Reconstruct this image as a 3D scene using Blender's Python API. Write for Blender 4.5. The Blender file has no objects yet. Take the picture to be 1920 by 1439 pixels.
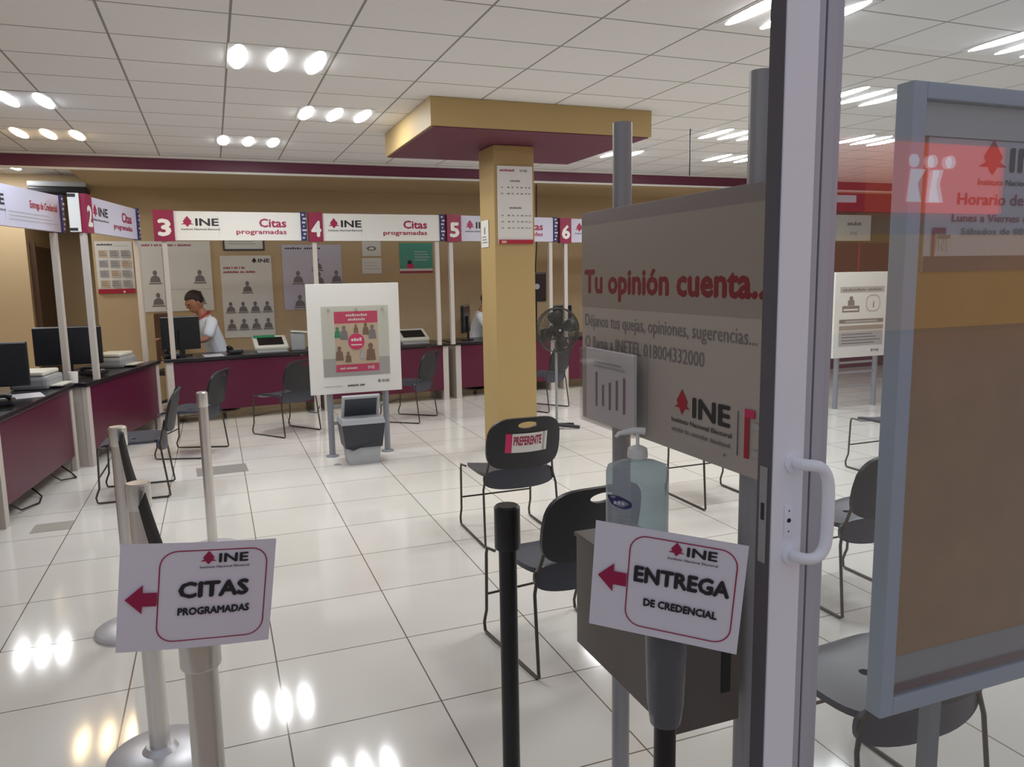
import bpy, bmesh, math, random
from mathutils import Matrix, Vector, Euler
random.seed(7)
sc = bpy.context.scene
COL = sc.collection
PI = math.pi

# ---------------------------------------------------------------- camera, world, exposure
H = 1.67
cam = bpy.data.cameras.new('camera'); camo = bpy.data.objects.new('camera', cam); COL.objects.link(camo)
cam.sensor_width = 36.0; cam.lens = 36.0 * 1442.0 / 1920.0; cam.clip_start = 0.02; cam.clip_end = 200
camo.matrix_world = Matrix(((0.93269696, 0.06624881, -0.3545243, 0.0),
                            (-0.36025935, 0.12475266, -0.92447281, 0.0),
                            (-0.01701738, 0.98997367, 0.14022318, H),
                            (0, 0, 0, 1)))
sc.camera = camo
vs = sc.view_settings
vs.view_transform = 'Standard'; vs.look = 'None'; vs.gamma = 1.0; vs.use_curve_mapping = False
vs.exposure = -0.24
wd = bpy.data.worlds.new('world'); sc.world = wd; wd.use_nodes = True
bg = wd.node_tree.nodes['Background']
bg.inputs[0].default_value = (0.50, 0.53, 0.64, 1); bg.inputs[1].default_value = 1.0
sc.cycles.use_denoising = True
sc.cycles.max_bounces = 8
sc.cycles.sample_clamp_indirect = 6.0
TUBE_POWER = 58.0

# ---------------------------------------------------------------- materials
def S(r, g, b):
    f = lambda c: ((c / 255 + 0.055) / 1.055) ** 2.4 if c / 255 > 0.04045 else c / 255 / 12.92
    return (f(r), f(g), f(b), 1.0)
MATS = {}
def mat(name, rgb, rough=0.5, metal=0.0, emit=None, es=1.0, var=0.0, scale=6.0, coat=0.0, spec=None):
    if name in MATS: return MATS[name]
    m = bpy.data.materials.new(name); m.use_nodes = True; MATS[name] = m
    nt = m.node_tree; b = nt.nodes['Principled BSDF']
    c = S(*rgb)
    b.inputs['Base Color'].default_value = c
    b.inputs['Roughness'].default_value = rough; b.inputs['Metallic'].default_value = metal
    if coat: b.inputs['Coat Weight'].default_value = coat
    if spec is not None: b.inputs['Specular IOR Level'].default_value = spec
    if emit:
        b.inputs['Emission Color'].default_value = S(*emit); b.inputs['Emission Strength'].default_value = es
    if var > 0:
        tc = nt.nodes.new('ShaderNodeTexCoord'); nz = nt.nodes.new('ShaderNodeTexNoise')
        nz.inputs['Scale'].default_value = scale; nz.inputs['Detail'].default_value = 4
        nt.links.new(tc.outputs['Object'], nz.inputs['Vector'])
        mx = nt.nodes.new('ShaderNodeMix'); mx.data_type = 'RGBA'
        mx.inputs[6].default_value = tuple(x * (1 - var) for x in c[:3]) + (1,)
        mx.inputs[7].default_value = tuple(min(1, x * (1 + var)) for x in c[:3]) + (1,)
        nt.links.new(nz.outputs['Fac'], mx.inputs[0]); nt.links.new(mx.outputs[2], b.inputs['Base Color'])
    return m

def grid_mat(name, base, line, px, py, ox, oy, w, rough, coat, var, vscale, bump=0.3, linerough=None):
    m = bpy.data.materials.new(name); m.use_nodes = True; nt = m.node_tree; N = nt.nodes; L = nt.links
    b = N['Principled BSDF']; b.inputs['Roughness'].default_value = rough
    if coat: b.inputs['Coat Weight'].default_value = coat; b.inputs['Coat Roughness'].default_value = 0.04
    g = N.new('ShaderNodeNewGeometry'); sp = N.new('ShaderNodeSeparateXYZ'); L.new(g.outputs['Position'], sp.inputs[0])
    def M(op, a, bb=None):
        n = N.new('ShaderNodeMath'); n.operation = op
        for i, v in enumerate([a, bb]):
            if v is None: continue
            if isinstance(v, (int, float)): n.inputs[i].default_value = v
            else: L.new(v, n.inputs[i])
        return n.outputs[0]
    ds = []
    ids = []
    for ax, p, o in ((0, px, ox), (1, py, oy)):
        u = M('DIVIDE', M('SUBTRACT', sp.outputs[ax], o), p)
        fr = M('FRACT', u); ids.append(M('FLOOR', u))
        d = M('MULTIPLY', M('MINIMUM', fr, M('SUBTRACT', 1.0, fr)), p)
        ds.append(d)
    dmin = M('MINIMUM', ds[0], ds[1])
    ln = M('LESS_THAN', dmin, w / 2)
    cb = N.new('ShaderNodeCombineXYZ'); L.new(ids[0], cb.inputs[0]); L.new(ids[1], cb.inputs[1])
    wn = N.new('ShaderNodeTexWhiteNoise'); L.new(cb.outputs[0], wn.inputs['Vector'])
    nz = N.new('ShaderNodeTexNoise'); nz.inputs['Scale'].default_value = vscale; nz.inputs['Detail'].default_value = 5
    L.new(g.outputs['Position'], nz.inputs['Vector'])
    f = M('ADD', M('MULTIPLY', nz.outputs['Fac'], 0.7), M('MULTIPLY', wn.outputs['Value'], 0.3))
    c = S(*base)
    mx = N.new('ShaderNodeMix'); mx.data_type = 'RGBA'
    mx.inputs[6].default_value = tuple(x * (1 - var) for x in c[:3]) + (1,)
    mx.inputs[7].default_value = tuple(min(1, x * (1 + var)) for x in c[:3]) + (1,)
    L.new(f, mx.inputs[0])
    m2 = N.new('ShaderNodeMix'); m2.data_type = 'RGBA'; L.new(ln, m2.inputs[0]); L.new(mx.outputs[2], m2.inputs[6]); m2.inputs[7].default_value = S(*line)
    L.new(m2.outputs[2], b.inputs['Base Color'])
    bp = N.new('ShaderNodeBump'); bp.inputs['Strength'].default_value = bump; bp.inputs['Distance'].default_value = 0.002
    L.new(M('SUBTRACT', 1.0, ln), bp.inputs['Height']); L.new(bp.outputs[0], b.inputs['Normal'])
    return m

M_floor = grid_mat('polished_tile', (232, 229, 221), (120, 112, 100), 0.585, 0.585, 0.152, 2.765, 0.006, 0.09, 0.0, 0.05, 2.2, 0.2)
M_ceil = grid_mat('ceiling_tile', (236, 234, 232), (150, 146, 140), 0.63, 0.545, 0.178, 4.470, 0.014, 0.9, 0.0, 0.03, 30, 0.5)
M_yellow = mat('yellow_paint', (196, 172, 134), 0.55, var=0.05, scale=1.5)
M_ycol = mat('ochre_column_paint', (180, 154, 102), 0.55, var=0.04, scale=1.5)
M_wood = mat('dark_wood', (82, 56, 40), 0.5, var=0.15, scale=5)
M_maroon = mat('maroon_paint', (100, 38, 64), 0.45, var=0.04, scale=3)
M_lam = mat('maroon_laminate', (86, 20, 50), 0.32, var=0.05, scale=4)
M_ink = mat('maroon_ink', (158, 24, 72), 0.4)
M_pink = mat('pink_ink', (206, 36, 98), 0.4)
M_red = mat('red_ink', (170, 22, 48), 0.4)
M_black = mat('black_ink', (34, 32, 38), 0.5)
M_grey = mat('grey_ink', (120, 116, 116), 0.5)
M_lgrey = mat('light_grey_ink', (176, 174, 172), 0.5)
M_navy = mat('navy_ink', (40, 44, 96), 0.4)
M_white = mat('white_panel', (226, 226, 220), 0.45)
M_lav = mat('lavender_panel', (200, 198, 214), 0.45)
M_paper = mat('paper', (228, 224, 232), 0.35, coat=0.4)
M_teal = mat('teal_ink', (78, 160, 142), 0.5)
M_green = mat('green_ink', (40, 130, 90), 0.5)
M_skinp = mat('photo_beige', (208, 186, 160), 0.5)
M_brown = mat('photo_brown', (120, 92, 74), 0.5)
M_plastic = mat('black_plastic', (30, 31, 35), 0.42, var=0.1, scale=40)
M_seat = mat('charcoal_plastic', (66, 70, 80), 0.38, var=0.08, scale=30)
M_rod = mat('dark_steel_rod', (84, 80, 74), 0.35, 0.7)
M_chrome = mat('brushed_chrome', (220, 216, 210), 0.28, 0.8)
M_basec = mat('satin_steel', (214, 214, 218), 0.35, 0.35)
M_alu = mat('grey_aluminium', (186, 188, 196), 0.42, 0.1)
M_post = mat('grey_painted_tube', (140, 144, 152), 0.35, 0.1)
M_postd = mat('dark_grey_tube', (156, 156, 158), 0.35, 0.1)
M_wal = mat('white_lacquer', (246, 247, 252), 0.35)
M_blk = mat('black_metal', (24, 24, 28), 0.38, var=0.1, scale=10)
M_belt = mat('black_webbing', (34, 32, 34), 0.8)
M_num = mat('number_maroon', (140, 26, 66), .4)
M_top = mat('black_worktop', (34, 32, 36), 0.25, var=0.1, scale=8)
M_ped = mat('pale_pedestal', (196, 188, 180), 0.45)
M_scr = mat('monitor_black', (22, 24, 30), 0.3)
M_dev = mat('device_ivory', (206, 206, 194), 0.4)
M_devg = mat('device_grey', (150, 152, 154), 0.4)
M_bin = mat('bin_grey', (168, 172, 176), 0.45)
M_bag = mat('bag_black', (46, 50, 58), 0.35, var=0.2, scale=14)
M_board = mat('greige_board', (180, 171, 162), 0.3, var=0.02, scale=2)
M_boardd = mat('greige_shade_band', (134, 125, 124), 0.3)
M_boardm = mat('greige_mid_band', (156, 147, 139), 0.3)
M_taupe = mat('taupe_laminate', (96, 88, 82), 0.4, var=0.06, scale=8)
M_cork = mat('cork', (196, 144, 84), 0.85, var=0.22, scale=9)
M_case = mat('blue_grey_metal', (176, 190, 204), 0.38, 0.0)
M_hand = mat('skin', (168, 118, 92), 0.55)
M_hair = mat('dark_hair', (44, 34, 28), 0.7, var=0.2, scale=40)
M_shirt = mat('white_shirt', (226, 232, 240), 0.75)
M_trous = mat('dark_trousers', (46, 44, 54), 0.8)
M_lany = mat('red_lanyard', (176, 50, 64), 0.6)
M_tube = mat('lit_tube', (255, 250, 240), 0.5, emit=(250, 252, 255), es=TUBE_POWER)
M_tubew = mat('lit_warm_tube', (255, 236, 205), 0.5, emit=(255, 222, 170), es=TUBE_POWER * 0.8)
M_tubec = mat('lit_cool_tube', (240, 248, 255), 0.5, emit=(228, 240, 255), es=TUBE_POWER)
M_refl = mat('fixture_white', (214, 212, 206), 0.5)
M_fix = mat('fixture_plate', (232, 230, 228), 0.7)
M_pave = mat('pavement', (188, 172, 150), 0.8, var=0.1, scale=3)
M_street = mat('shop_wall', (206, 196, 180), 0.8, var=0.05, scale=1)
M_gsign = mat('lit_orange_sign', (200, 60, 30), 0.4, emit=(255, 84, 40), es=2.0)
M_rsign = mat('lit_red_sign', (190, 30, 40), 0.4, emit=(255, 30, 40), es=1.5)
M_wsign = mat('lit_white_letters', (230, 220, 225), 0.4, emit=(255, 235, 240), es=2.6)
M_shopin = mat('lit_shop_window', (180, 140, 70), 0.6, emit=(255, 190, 80), es=.55, var=0.25, scale=0.6)
M_dist = mat('machine_steel', (150, 152, 158), 0.3, 0.8)

def glass_mat(name, tint=(235, 242, 246), alpha=0.10, rough=0.0, ior=1.5):
    m = bpy.data.materials.new(name); m.use_nodes = True; nt = m.node_tree; N = nt.nodes; L = nt.links
    N.remove(N['Principled BSDF']); out = N['Material Output']
    t = N.new('ShaderNodeBsdfTransparent'); t.inputs[0].default_value = S(*tint)
    g = N.new('ShaderNodeBsdfGlossy'); g.inputs['Roughness'].default_value = rough
    f = N.new('ShaderNodeFresnel')
    ge = N.new('ShaderNodeNewGeometry'); ml = N.new('ShaderNodeMix'); ml.data_type = 'FLOAT'
    ml.inputs[2].default_value = ior; ml.inputs[3].default_value = 1.0 / ior
    L.new(ge.outputs['Backfacing'], ml.inputs[0]); L.new(ml.outputs[0], f.inputs['IOR'])
    mx = N.new('ShaderNodeMixShader'); L.new(f.outputs[0], mx.inputs[0]); L.new(t.outputs[0], mx.inputs[1]); L.new(g.outputs[0], mx.inputs[2])
    d = N.new('ShaderNodeBsdfDiffuse'); d.inputs[0].default_value = S(225, 228, 235)
    m2 = N.new('ShaderNodeMixShader'); m2.inputs[0].default_value = alpha
    L.new(mx.outputs[0], m2.inputs[1]); L.new(d.outputs[0], m2.inputs[2]); L.new(m2.outputs[0], out.inputs[0])
    return m
M_glass = glass_mat('door_glass', (250, 252, 253), alpha=0.02)
M_cglass = glass_mat('case_glass', (250, 252, 253), alpha=0.03)
M_acry = glass_mat('clear_acrylic', (252, 252, 250), 0.03, 0.05)
M_film = glass_mat('cloudy_film', (170, 170, 174), 0.12, 0.25)
M_gel = glass_mat('gel_bottle', (196, 212, 214), 0.34, 0.12)

# ---------------------------------------------------------------- mesh building
class MB:
    def __init__(s): s.v = []; s.f = []; s.m = []; s.mats = []; s.smooth = []
    def mi(s, m):
        if m not in s.mats: s.mats.append(m)
        return s.mats.index(m)
    def add(s, verts, faces, m, smooth=False, M=None):
        o = len(s.v); i = s.mi(m)
        for v in verts:
            v = Vector(v)
            s.v.append(M @ v if M is not None else v)
        for f in faces: s.f.append([o + k for k in f]); s.m.append(i); s.smooth.append(smooth)
        return s
    def box(s, c, d, m, rz=0.0, M=None, bev=0.0):
        x, y, z = (k / 2 for k in d)
        if bev > 0:
            bm = bmesh.new(); bmesh.ops.create_cube(bm, size=1.0)
            bmesh.ops.scale(bm, vec=Vector(d), verts=bm.verts)
            bmesh.ops.bevel(bm, geom=bm.edges[:], offset=min(bev, min(d) * 0.45), segments=2, affect='EDGES', profile=0.6)
            vs_ = [v.co.copy() for v in bm.verts]; fs = [[v.index for v in f.verts] for f in bm.faces]; bm.free()
        else:
            vs_ = [(-x, -y, -z), (x, -y, -z), (x, y, -z), (-x, y, -z), (-x, -y, z), (x, -y, z), (x, y, z), (-x, y, z)]
            fs = [(0, 3, 2, 1), (4, 5, 6, 7), (0, 1, 5, 4), (1, 2, 6, 5), (2, 3, 7, 6), (3, 0, 4, 7)]
        T = Matrix.Translation(c) @ Matrix.Rotation(rz, 4, 'Z')
        if M is not None: T = M @ T
        return s.add(vs_, fs, m, False, T)
    def span(s, a, b, m, bev=0.0):
        return s.box([(a[i] + b[i]) / 2 for i in range(3)], [abs(b[i] - a[i]) for i in range(3)], m, bev=bev)
    def cyl(s, p0, p1, r, m, n=16, r2=None, cap=True):
        return s.tube([p0, p1], [r, r if r2 is None else r2], m, n, cap)
    def tube(s, pts, r, m, n=8, cap=True):
        pts = [Vector(p) for p in pts]; k = len(pts)
        rr = r if isinstance(r, (list, tuple)) else [r] * k
        vs_ = []; up = None
        for i, p in enumerate(pts):
            a = pts[max(i - 1, 0)]; b = pts[min(i + 1, k - 1)]
            t = (b - a).normalized()
            if 0 < i < k - 1:
                t1 = (p - a).normalized(); t2 = (b - p).normalized(); t = (t1 + t2).normalized()
            if up is None: up = Vector((0, 0, 1)) if abs(t.z) < 0.9 else Vector((1, 0, 0))
            u = t.cross(up)
            if u.length < 1e-4: u = t.cross(Vector((0, 1, 0)))
            u.normalize(); w = u.cross(t).normalized(); up = w
            for j in range(n):
                an = 2 * PI * j / n
                vs_.append(p + (u * math.cos(an) + w * math.sin(an)) * rr[i])
        fs = []
        for i in range(k - 1):
            for j in range(n):
                j2 = (j + 1) % n
                fs.append((i * n + j, i * n + j2, (i + 1) * n + j2, (i + 1) * n + j))
        s.add(vs_, fs, m, True)
        if cap:
            o = len(s.v) - k * n
            s.f.append([o + j for j in range(n)][::-1]); s.m.append(s.mi(m)); s.smooth.append(False)
            s.f.append([o + (k - 1) * n + j for j in range(n)]); s.m.append(s.mi(m)); s.smooth.append(False)
        return s
    def lathe(s, prof, m, c=(0, 0, 0), n=28, sx=1.0, sy=1.0):
        vs_ = []; k = len(prof)
        for (r, z) in prof:
            for j in range(n):
                a = 2 * PI * j / n
                vs_.append((c[0] + r * sx * math.cos(a), c[1] + r * sy * math.sin(a), c[2] + z))
        fs = [(i * n + j, i * n + (j + 1) % n, (i + 1) * n + (j + 1) % n, (i + 1) * n + j) for i in range(k - 1) for j in range(n)]
        fs.append(tuple(range(n))[::-1]); fs.append(tuple((k - 1) * n + j for j in range(n)))
        return s.add(vs_, fs, m, True)
    def build(s, name, parent=None, loc=None, rot=None):
        me = bpy.data.meshes.new(name)
        me.from_pydata([tuple(v) for v in s.v], [], s.f)
        for m in s.mats: me.materials.append(m)
        me.polygons.foreach_set('material_index', s.m); me.polygons.foreach_set('use_smooth', s.smooth)
        me.update()
        bm = bmesh.new(); bm.from_mesh(me); bmesh.ops.recalc_face_normals(bm, faces=bm.faces[:]); bm.to_mesh(me); bm.free()
        if any(s.smooth) and hasattr(me, 'set_sharp_from_angle'): me.set_sharp_from_angle(angle=math.radians(40))
        o = bpy.data.objects.new(name, me); COL.objects.link(o)
        if parent is not None: o.parent = parent
        if loc is not None: o.location = loc
        if rot is not None: o.rotation_euler = rot
        return o

def tag(o, label=None, cat=None, group=None, kind=None):
    if label: o['label'] = label
    if cat: o['category'] = cat
    if group: o['group'] = group
    if kind: o['kind'] = kind
    return o
def empty(name, loc, rz=0.0, label=None, cat=None, group=None, rot=None):
    o = bpy.data.objects.new(name, None); COL.objects.link(o); o.location = loc
    o.rotation_euler = rot if rot else (0, 0, rz); o.empty_display_size = 0.1
    return tag(o, label, cat, group)
def struct(name, mb):
    return tag(mb.build(name), kind='structure')
def copy_thing(root, loc, rz, label, group=None):
    r = root.copy(); COL.objects.link(r); r.location = loc; r.rotation_euler = (0, 0, rz); r['label'] = label
    if group: r['group'] = group
    for ch in list(root.children):
        c = ch.copy(); COL.objects.link(c); c.parent = r
        for g in ch.children:
            d = g.copy(); COL.objects.link(d); d.parent = c
    return r

_txt = {}
def text_mesh(t, bold):
    if (t, bold) in _txt: return _txt[(t, bold)]
    cu = bpy.data.curves.new('t', 'FONT'); cu.body = t; cu.resolution_u = 2; cu.offset = bold; cu.size = 1.0
    ob = bpy.data.objects.new('t', cu); COL.objects.link(ob)
    bpy.context.view_layer.update()
    me = bpy.data.meshes.new_from_object(ob.evaluated_get(bpy.context.evaluated_depsgraph_get()))
    vs_ = [v.co.copy() for v in me.vertices]; fs = [list(p.vertices) for p in me.polygons]
    bpy.data.objects.remove(ob); bpy.data.curves.remove(cu); bpy.data.meshes.remove(me)
    _txt[(t, bold)] = (vs_, fs); return vs_, fs
class Print:
    """flat printing on a surface facing local -Y; x to the right, z up"""
    def __init__(s, y=-0.001, step=0.00025): s.mb = MB(); s.y = y; s.step = step
    def nxt(s): s.y -= s.step; return s.y
    def rect(s, x0, z0, x1, z1, m):
        y = s.nxt(); s.mb.add([(x0, y, z0), (x1, y, z0), (x1, y, z1), (x0, y, z1)], [(0, 1, 2, 3)], m); return s
    def poly(s, pts, m):
        y = s.nxt(); s.mb.add([(p[0], y, p[1]) for p in pts], [tuple(range(len(pts)))], m); return s
    def disc(s, x, z, r, m, rz=None, n=20):
        return s.poly([(x + r * math.cos(2 * PI * k / n), z + (rz or r) * math.sin(2 * PI * k / n)) for k in range(n)], m)
    def ring(s, x0, z0, x1, z1, rad, w, m):
        """rounded rectangle outline"""
        y = s.nxt(); n = 6; outer = []; inner = []
        for (cx, cz, a0) in ((x1 - rad, z1 - rad, 0), (x0 + rad, z1 - rad, 90), (x0 + rad, z0 + rad, 180), (x1 - rad, z0 + rad, 270)):
            for k in range(n + 1):
                a = math.radians(a0 + 90 * k / n)
                outer.append((cx + rad * math.cos(a), y, cz + rad * math.sin(a))); inner.append((cx + (rad - w) * math.cos(a), y, cz + (rad - w) * math.sin(a)))
        k = len(outer)
        s.mb.add(outer + inner, [(i, (i + 1) % k, k + (i + 1) % k, k + i) for i in range(k)], m); return s
    def text(s, t, x, z, h, m, w=None, align='L', bold=0.0):
        vs_, fs = text_mesh(t, 0.0)
        x0 = min(v.x for v in vs_); x1 = max(v.x for v in vs_)
        kz = h / 0.70; kx = kz if w is None else w / (x1 - x0)
        W = (x1 - x0) * kx
        ox = x - (0 if align == 'L' else W if align == 'R' else W / 2)
        bx = bold * kx * .8; bz = bold * kz * .8
        for (ax, az) in (((0, 0),) if bold == 0 else ((-bx, 0), (bx, 0), (0, bz), (0, -bz), (bx * .7, bz * .7), (-bx * .7, -bz * .7))):
            y = s.nxt() if (ax, az) == (0, 0) or az == 0 and ax < 0 else s.y - .00002
            s.y = y
            s.mb.add([(ox + (v.x - x0) * kx + ax, y, z + v.y * kz + az) for v in vs_], fs, m)
        return s
    def strokes(s, t, x, z, h, m, w=None, align='L', bold=0.0):
        """unreadable small print: word-sized dashes as long as the words of a phrase pattern"""
        n = sum(t) + len(t) - 1
        W = w if w else n * h * .6
        ox = x - (0 if align == 'L' else W if align == 'R' else W / 2); u = W / n; y = s.nxt(); i = 0
        for word in t:
            for k in range(word):
                a = ox + i * u; hh = h * (1.0, .72, .85, .66)[(i * 5 + 1) % 4]; i += 1
                s.mb.add([(a + u * .12, y, z), (a + u * .88, y, z), (a + u * .88, y, z + hh), (a + u * .12, y, z + hh)], [(0, 1, 2, 3)], m)
            i += 1
        return s
    def logo(s, x, z, h, m1=None, m2=None, sub=True):
        """diamond with side fins, INE, small line below; x,z lower left; total height h"""
        m1 = m1 or M_ink; m2 = m2 or M_black; d = h * 0.46; cz = z + h * 0.66
        cx = x + d * 0.95
        s.poly([(cx, cz + d * .98), (cx + d * .66, cz + d * .14), (cx + d * .18, cz - d * .56), (cx, cz - d * .74), (cx - d * .18, cz - d * .56), (cx - d * .66, cz + d * .14)], m1)
        s.poly([(cx - d * .98, cz - d * .34), (cx - d * .45, cz - d * .08), (cx + d * .45, cz - d * .08), (cx + d * .98, cz - d * .34)], m1)
        s.text('INE', cx + d * 1.25, z + h * 0.42, h * 0.52, m2, w=h * 1.55, bold=0.035)
        if sub: s.text('Instituto Nacional Electoral', x, z + h * 0.10, h * 0.13, m2, w=h * 2.65, bold=0.02)
        return s
    def bust(s, x, z, h, m=None):
        m = m or M_grey
        s.disc(x, z + h * .78, h * .17, m, h * .22, 12)
        s.poly([(x - h * .42, z), (x + h * .42, z), (x + h * .34, z + h * .38), (x + h * .12, z + h * .55), (x - h * .12, z + h * .55), (x - h * .34, z + h * .38)], m)
        s.rect(x - h * .5, z - h * .16, x + h * .5, z - h * .06, M_grey); return s
    def lines(s, x0, x1, z, n, dz, th, m):
        for k in range(n): s.rect(x0, z - k * dz, x0 + (x1 - x0) * (0.8 + 0.2 * ((k * 7) % 5) / 4), z - k * dz + th, m)
        return s
    def build(s, name, parent): return s.mb.build(name, parent)

# ---------------------------------------------------------------- room shell
XL, XR, YB, ZC, YF = -4.6, 11.5, 11.6, 3.04, 1.2
struct('floor', MB().span((XL - .1, YF - 0.02, -.12), (XR + .1, 14.2, 0), M_floor))
struct('ceiling', MB().span((XL - .1, YF - 0.02, ZC), (XR + .1, 14.2, ZC + .1), M_ceil))
struct('wall_left', MB().span((XL - .1, YF, 0), (XL, 14.1, ZC), M_yellow))
struct('wall_right', MB().span((XR, YF, 0), (XR + .1, 14.1, ZC), M_yellow))
struct('wall_back', MB().span((-1.45, YB, 0), (XR, YB + .15, ZC), M_yellow).span((XL, YB, 0), (-2.2, YB + .15, ZC), M_yellow)
       .span((-2.2, 13.2, 0), (-1.3, 13.3, ZC), M_yellow).span((-1.45, YB + .15, 0), (-1.3, 13.2, ZC), M_yellow).span((-2.35, YB + .15, 0), (-2.2, 13.2, ZC), M_yellow)
       .span((-2.2, YB, 2.80), (-1.45, YB + .15, ZC), M_yellow))
struct('trim_1', MB().span((XL, 9.60, 2.885), (XR, 9.72, ZC - .002), M_maroon))           # maroon band across the room
struct('trim_2', MB().span((-1.40, 9.73, 2.90), (XR - .01, YB - .005, ZC - .005), M_yellow))  # yellow dropped soffit behind it
struct('trim_3', MB().span((XL, 9.56, 2.862), (XR, 9.597, 2.885), M_refl).span((XL, 9.55, 3.012), (XR, 9.597, 3.037), M_refl))
struct('door_2', MB().span((-2.195, 11.8, 0.002), (-2.15, 12.9, 2.15), M_wood).span((-2.195, 11.74, 0.002), (-2.13, 11.80, 2.2), M_wood))

# round-the-column canopy and column
colm = empty('column', (2.585, 6.8, 0), 0, 'square yellow column with a maroon-bottomed canopy spreading under the ceiling', 'column')
MB().span((-.195, -.2, 0), (.195, .2, 2.8125), M_ycol, bev=.01).build('shaft', colm)
cn = MB().span((-.935, -.85, 2.822), (1.02, .82, 3.038), M_ycol).build('canopy', colm)
MB().span((-.915, -.83, 2.814), (1.00, .80, 2.821), M_maroon).build('soffit', colm)

# ---------------------------------------------------------------- outside, behind the camera (mirrored in the panes)
struct('ground', MB().span((-22, -16, -.14), (30, YF - .03, -.012), M_pave))
shop = empty('shopfront', (0, -12.0, 0), 0, 'shop across the street with an orange and red sign, mirrored in the door glass', 'shop')
MB().span((2, -1, -.01), (26, -.4, 7.0), M_street).build('wall', shop)
MB().span((11.5, -.38, 0.1), (24.5, -.33, 2.5), M_shopin).build('window', shop)
sg = MB().span((9.0, -.39, 3.05), (14.9, -.28, 4.75), M_rsign).span((14.9, -.39, 3.05), (19.6, -.28, 4.75), M_gsign)
sg.build('sign_fascia', shop)
lt = MB()
for k in range(3):
    lt.lathe([(0.16, 0), (0.16, .03)], M_wsign, (0, 0, 0), 14)
    for i in range(len(lt.v) - 28, len(lt.v)):
        v = lt.v[i].copy(); lt.v[i] = Vector((16.4 + k * .62 + v.x, -.27 + v.z, 4.30 + v.y))
for k in range(2):
    lt.add([(16.2 + k * .75, -.25, 3.30), (16.7 + k * .75, -.25, 3.30), (16.55 + k * .75, -.25, 3.75), (16.8 + k * .6, -.25, 4.1), (16.3 + k * .75, -.25, 4.1)], [(0, 1, 2, 3, 4)], M_wsign)
lt.span((9.0, -.27, 3.25), (14.6, -.25, 3.42), M_wsign)
lt.build('sign_emblem', shop)

# ---------------------------------------------------------------- ceiling lights
def make_fixture(mt, name='ceiling_light'):
    """flush fixture: thin frame plate with three long lozenge lamps, each a shallow glowing lens"""
    r = empty(name, (0, 0, 0), 0, 'x', 'ceiling light', 'three-lamp ceiling lights')
    MB().span((-.30, -.295, -.003), (.30, .295, 0), M_fix).build('frame', r)
    for k in (-1, 0, 1):
        n = 28; V = [(k * .236, 0, -.014)]; F = []
        for (q, z) in ((.6, -.012), (1.0, -.0035)):
            for t in range(n):
                a = 2 * PI * t / n; V.append((k * .236 + .054 * q * math.cos(a), .285 * q * math.sin(a), z))
        for t in range(n):
            F.append((0, 1 + t, 1 + (t + 1) % n)); F.append((1 + t, 1 + n + t, 1 + n + (t + 1) % n, 1 + (t + 1) % n))
        MB().add(V, F, mt, True).build('lamp', r)
    return r
fx = make_fixture(M_tube); fw = make_fixture(M_tubew); fc = make_fixture(M_tubec)
FX = [(.475, 5.28, 0, 'ceiling light with three lamps, largest and nearest, left of the column canopy'),
      (1.06, 6.85, 0, 'three-lamp ceiling light just left of the column canopy corner'),
      (.43, 8.38, 0, 'smallest white three-lamp ceiling light above counter sign 3'),
      (4.42, 8.15, 0, 'three-lamp ceiling light right of the column, seen behind the left board post'),
      (3.02, 3.52, 0, 'bright three-lamp ceiling light at the top edge beside the white door post'),
      (4.98, 4.98, 0, 'three-lamp ceiling light seen through the door glass just right of the door post'),
      (6.72, 6.60, 0, 'three-lamp ceiling light seen through the glass above the red band'),
      (5.05, 6.72, 0, 'three-lamp ceiling light left of the tall grey board post top'),
      (6.06, 8.10, 0, 'three-lamp ceiling light low above the maroon band near the board post'),
      (4.85, 3.48, 0, 'three-lamp ceiling light at the right picture edge above the notice case'),
      (-2.35, 10.9, 0, 'ceiling light beyond the maroon band at the far left'),
      (-1.33, 8.45, 1, 'warm orange-tinted three-lamp ceiling light at the left above counter sign 2'),
      (-1.34, 6.95, 2, 'cool bluish three-lamp ceiling light cut by the left picture edge')]
used = {}
for x, y, k, lab in FX:
    src = (fx, fw, fc)[k]
    if k not in used: used[k] = 1; src.location = (x, y, ZC - .001); src['label'] = lab
    else: copy_thing(src, (x, y, ZC - .001), 0, lab)

# ---------------------------------------------------------------- chairs
def se_ring(cx, cy, rx, ry, n, p=3.2):
    out = []
    for k in range(n):
        a = 2 * PI * k / n; c, s_ = math.cos(a), math.sin(a)
        out.append((cx + rx * math.copysign(abs(c) ** (2 / p), c), cy + ry * math.copysign(abs(s_) ** (2 / p), s_)))
    return out
def sheet(fn, outer, hole, rings, m, th, mb=None):
    """solid sheet between an outer loop and a hole loop (or its centre)"""
    mb = mb or MB(); n = len(outer); V = []; F = []
    for side in (0, 1):
        for r in range(rings + 1):
            t = r / rings
            for k in range(n):
                u = outer[k][0] * (1 - t) + hole[k][0] * t; v = outer[k][1] * (1 - t) + hole[k][1] * t
                p, nn = fn(u, v); V.append(Vector(p) + Vector(nn) * (th / 2 if side == 0 else -th / 2))
    base = (rings + 1) * n
    for side in (0, 1):
        for r in range(rings):
            for k in range(n):
                a = side * base + r * n + k; b = side * base + r * n + (k + 1) % n
                F.append((a, b, b + n, a + n))
    for r in (0, rings):
        for k in range(n):
            a = r * n + k; b = r * n + (k + 1) % n; F.append((a, b, b + base, a + base))
    return mb.add(V, F, m, True)
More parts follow.
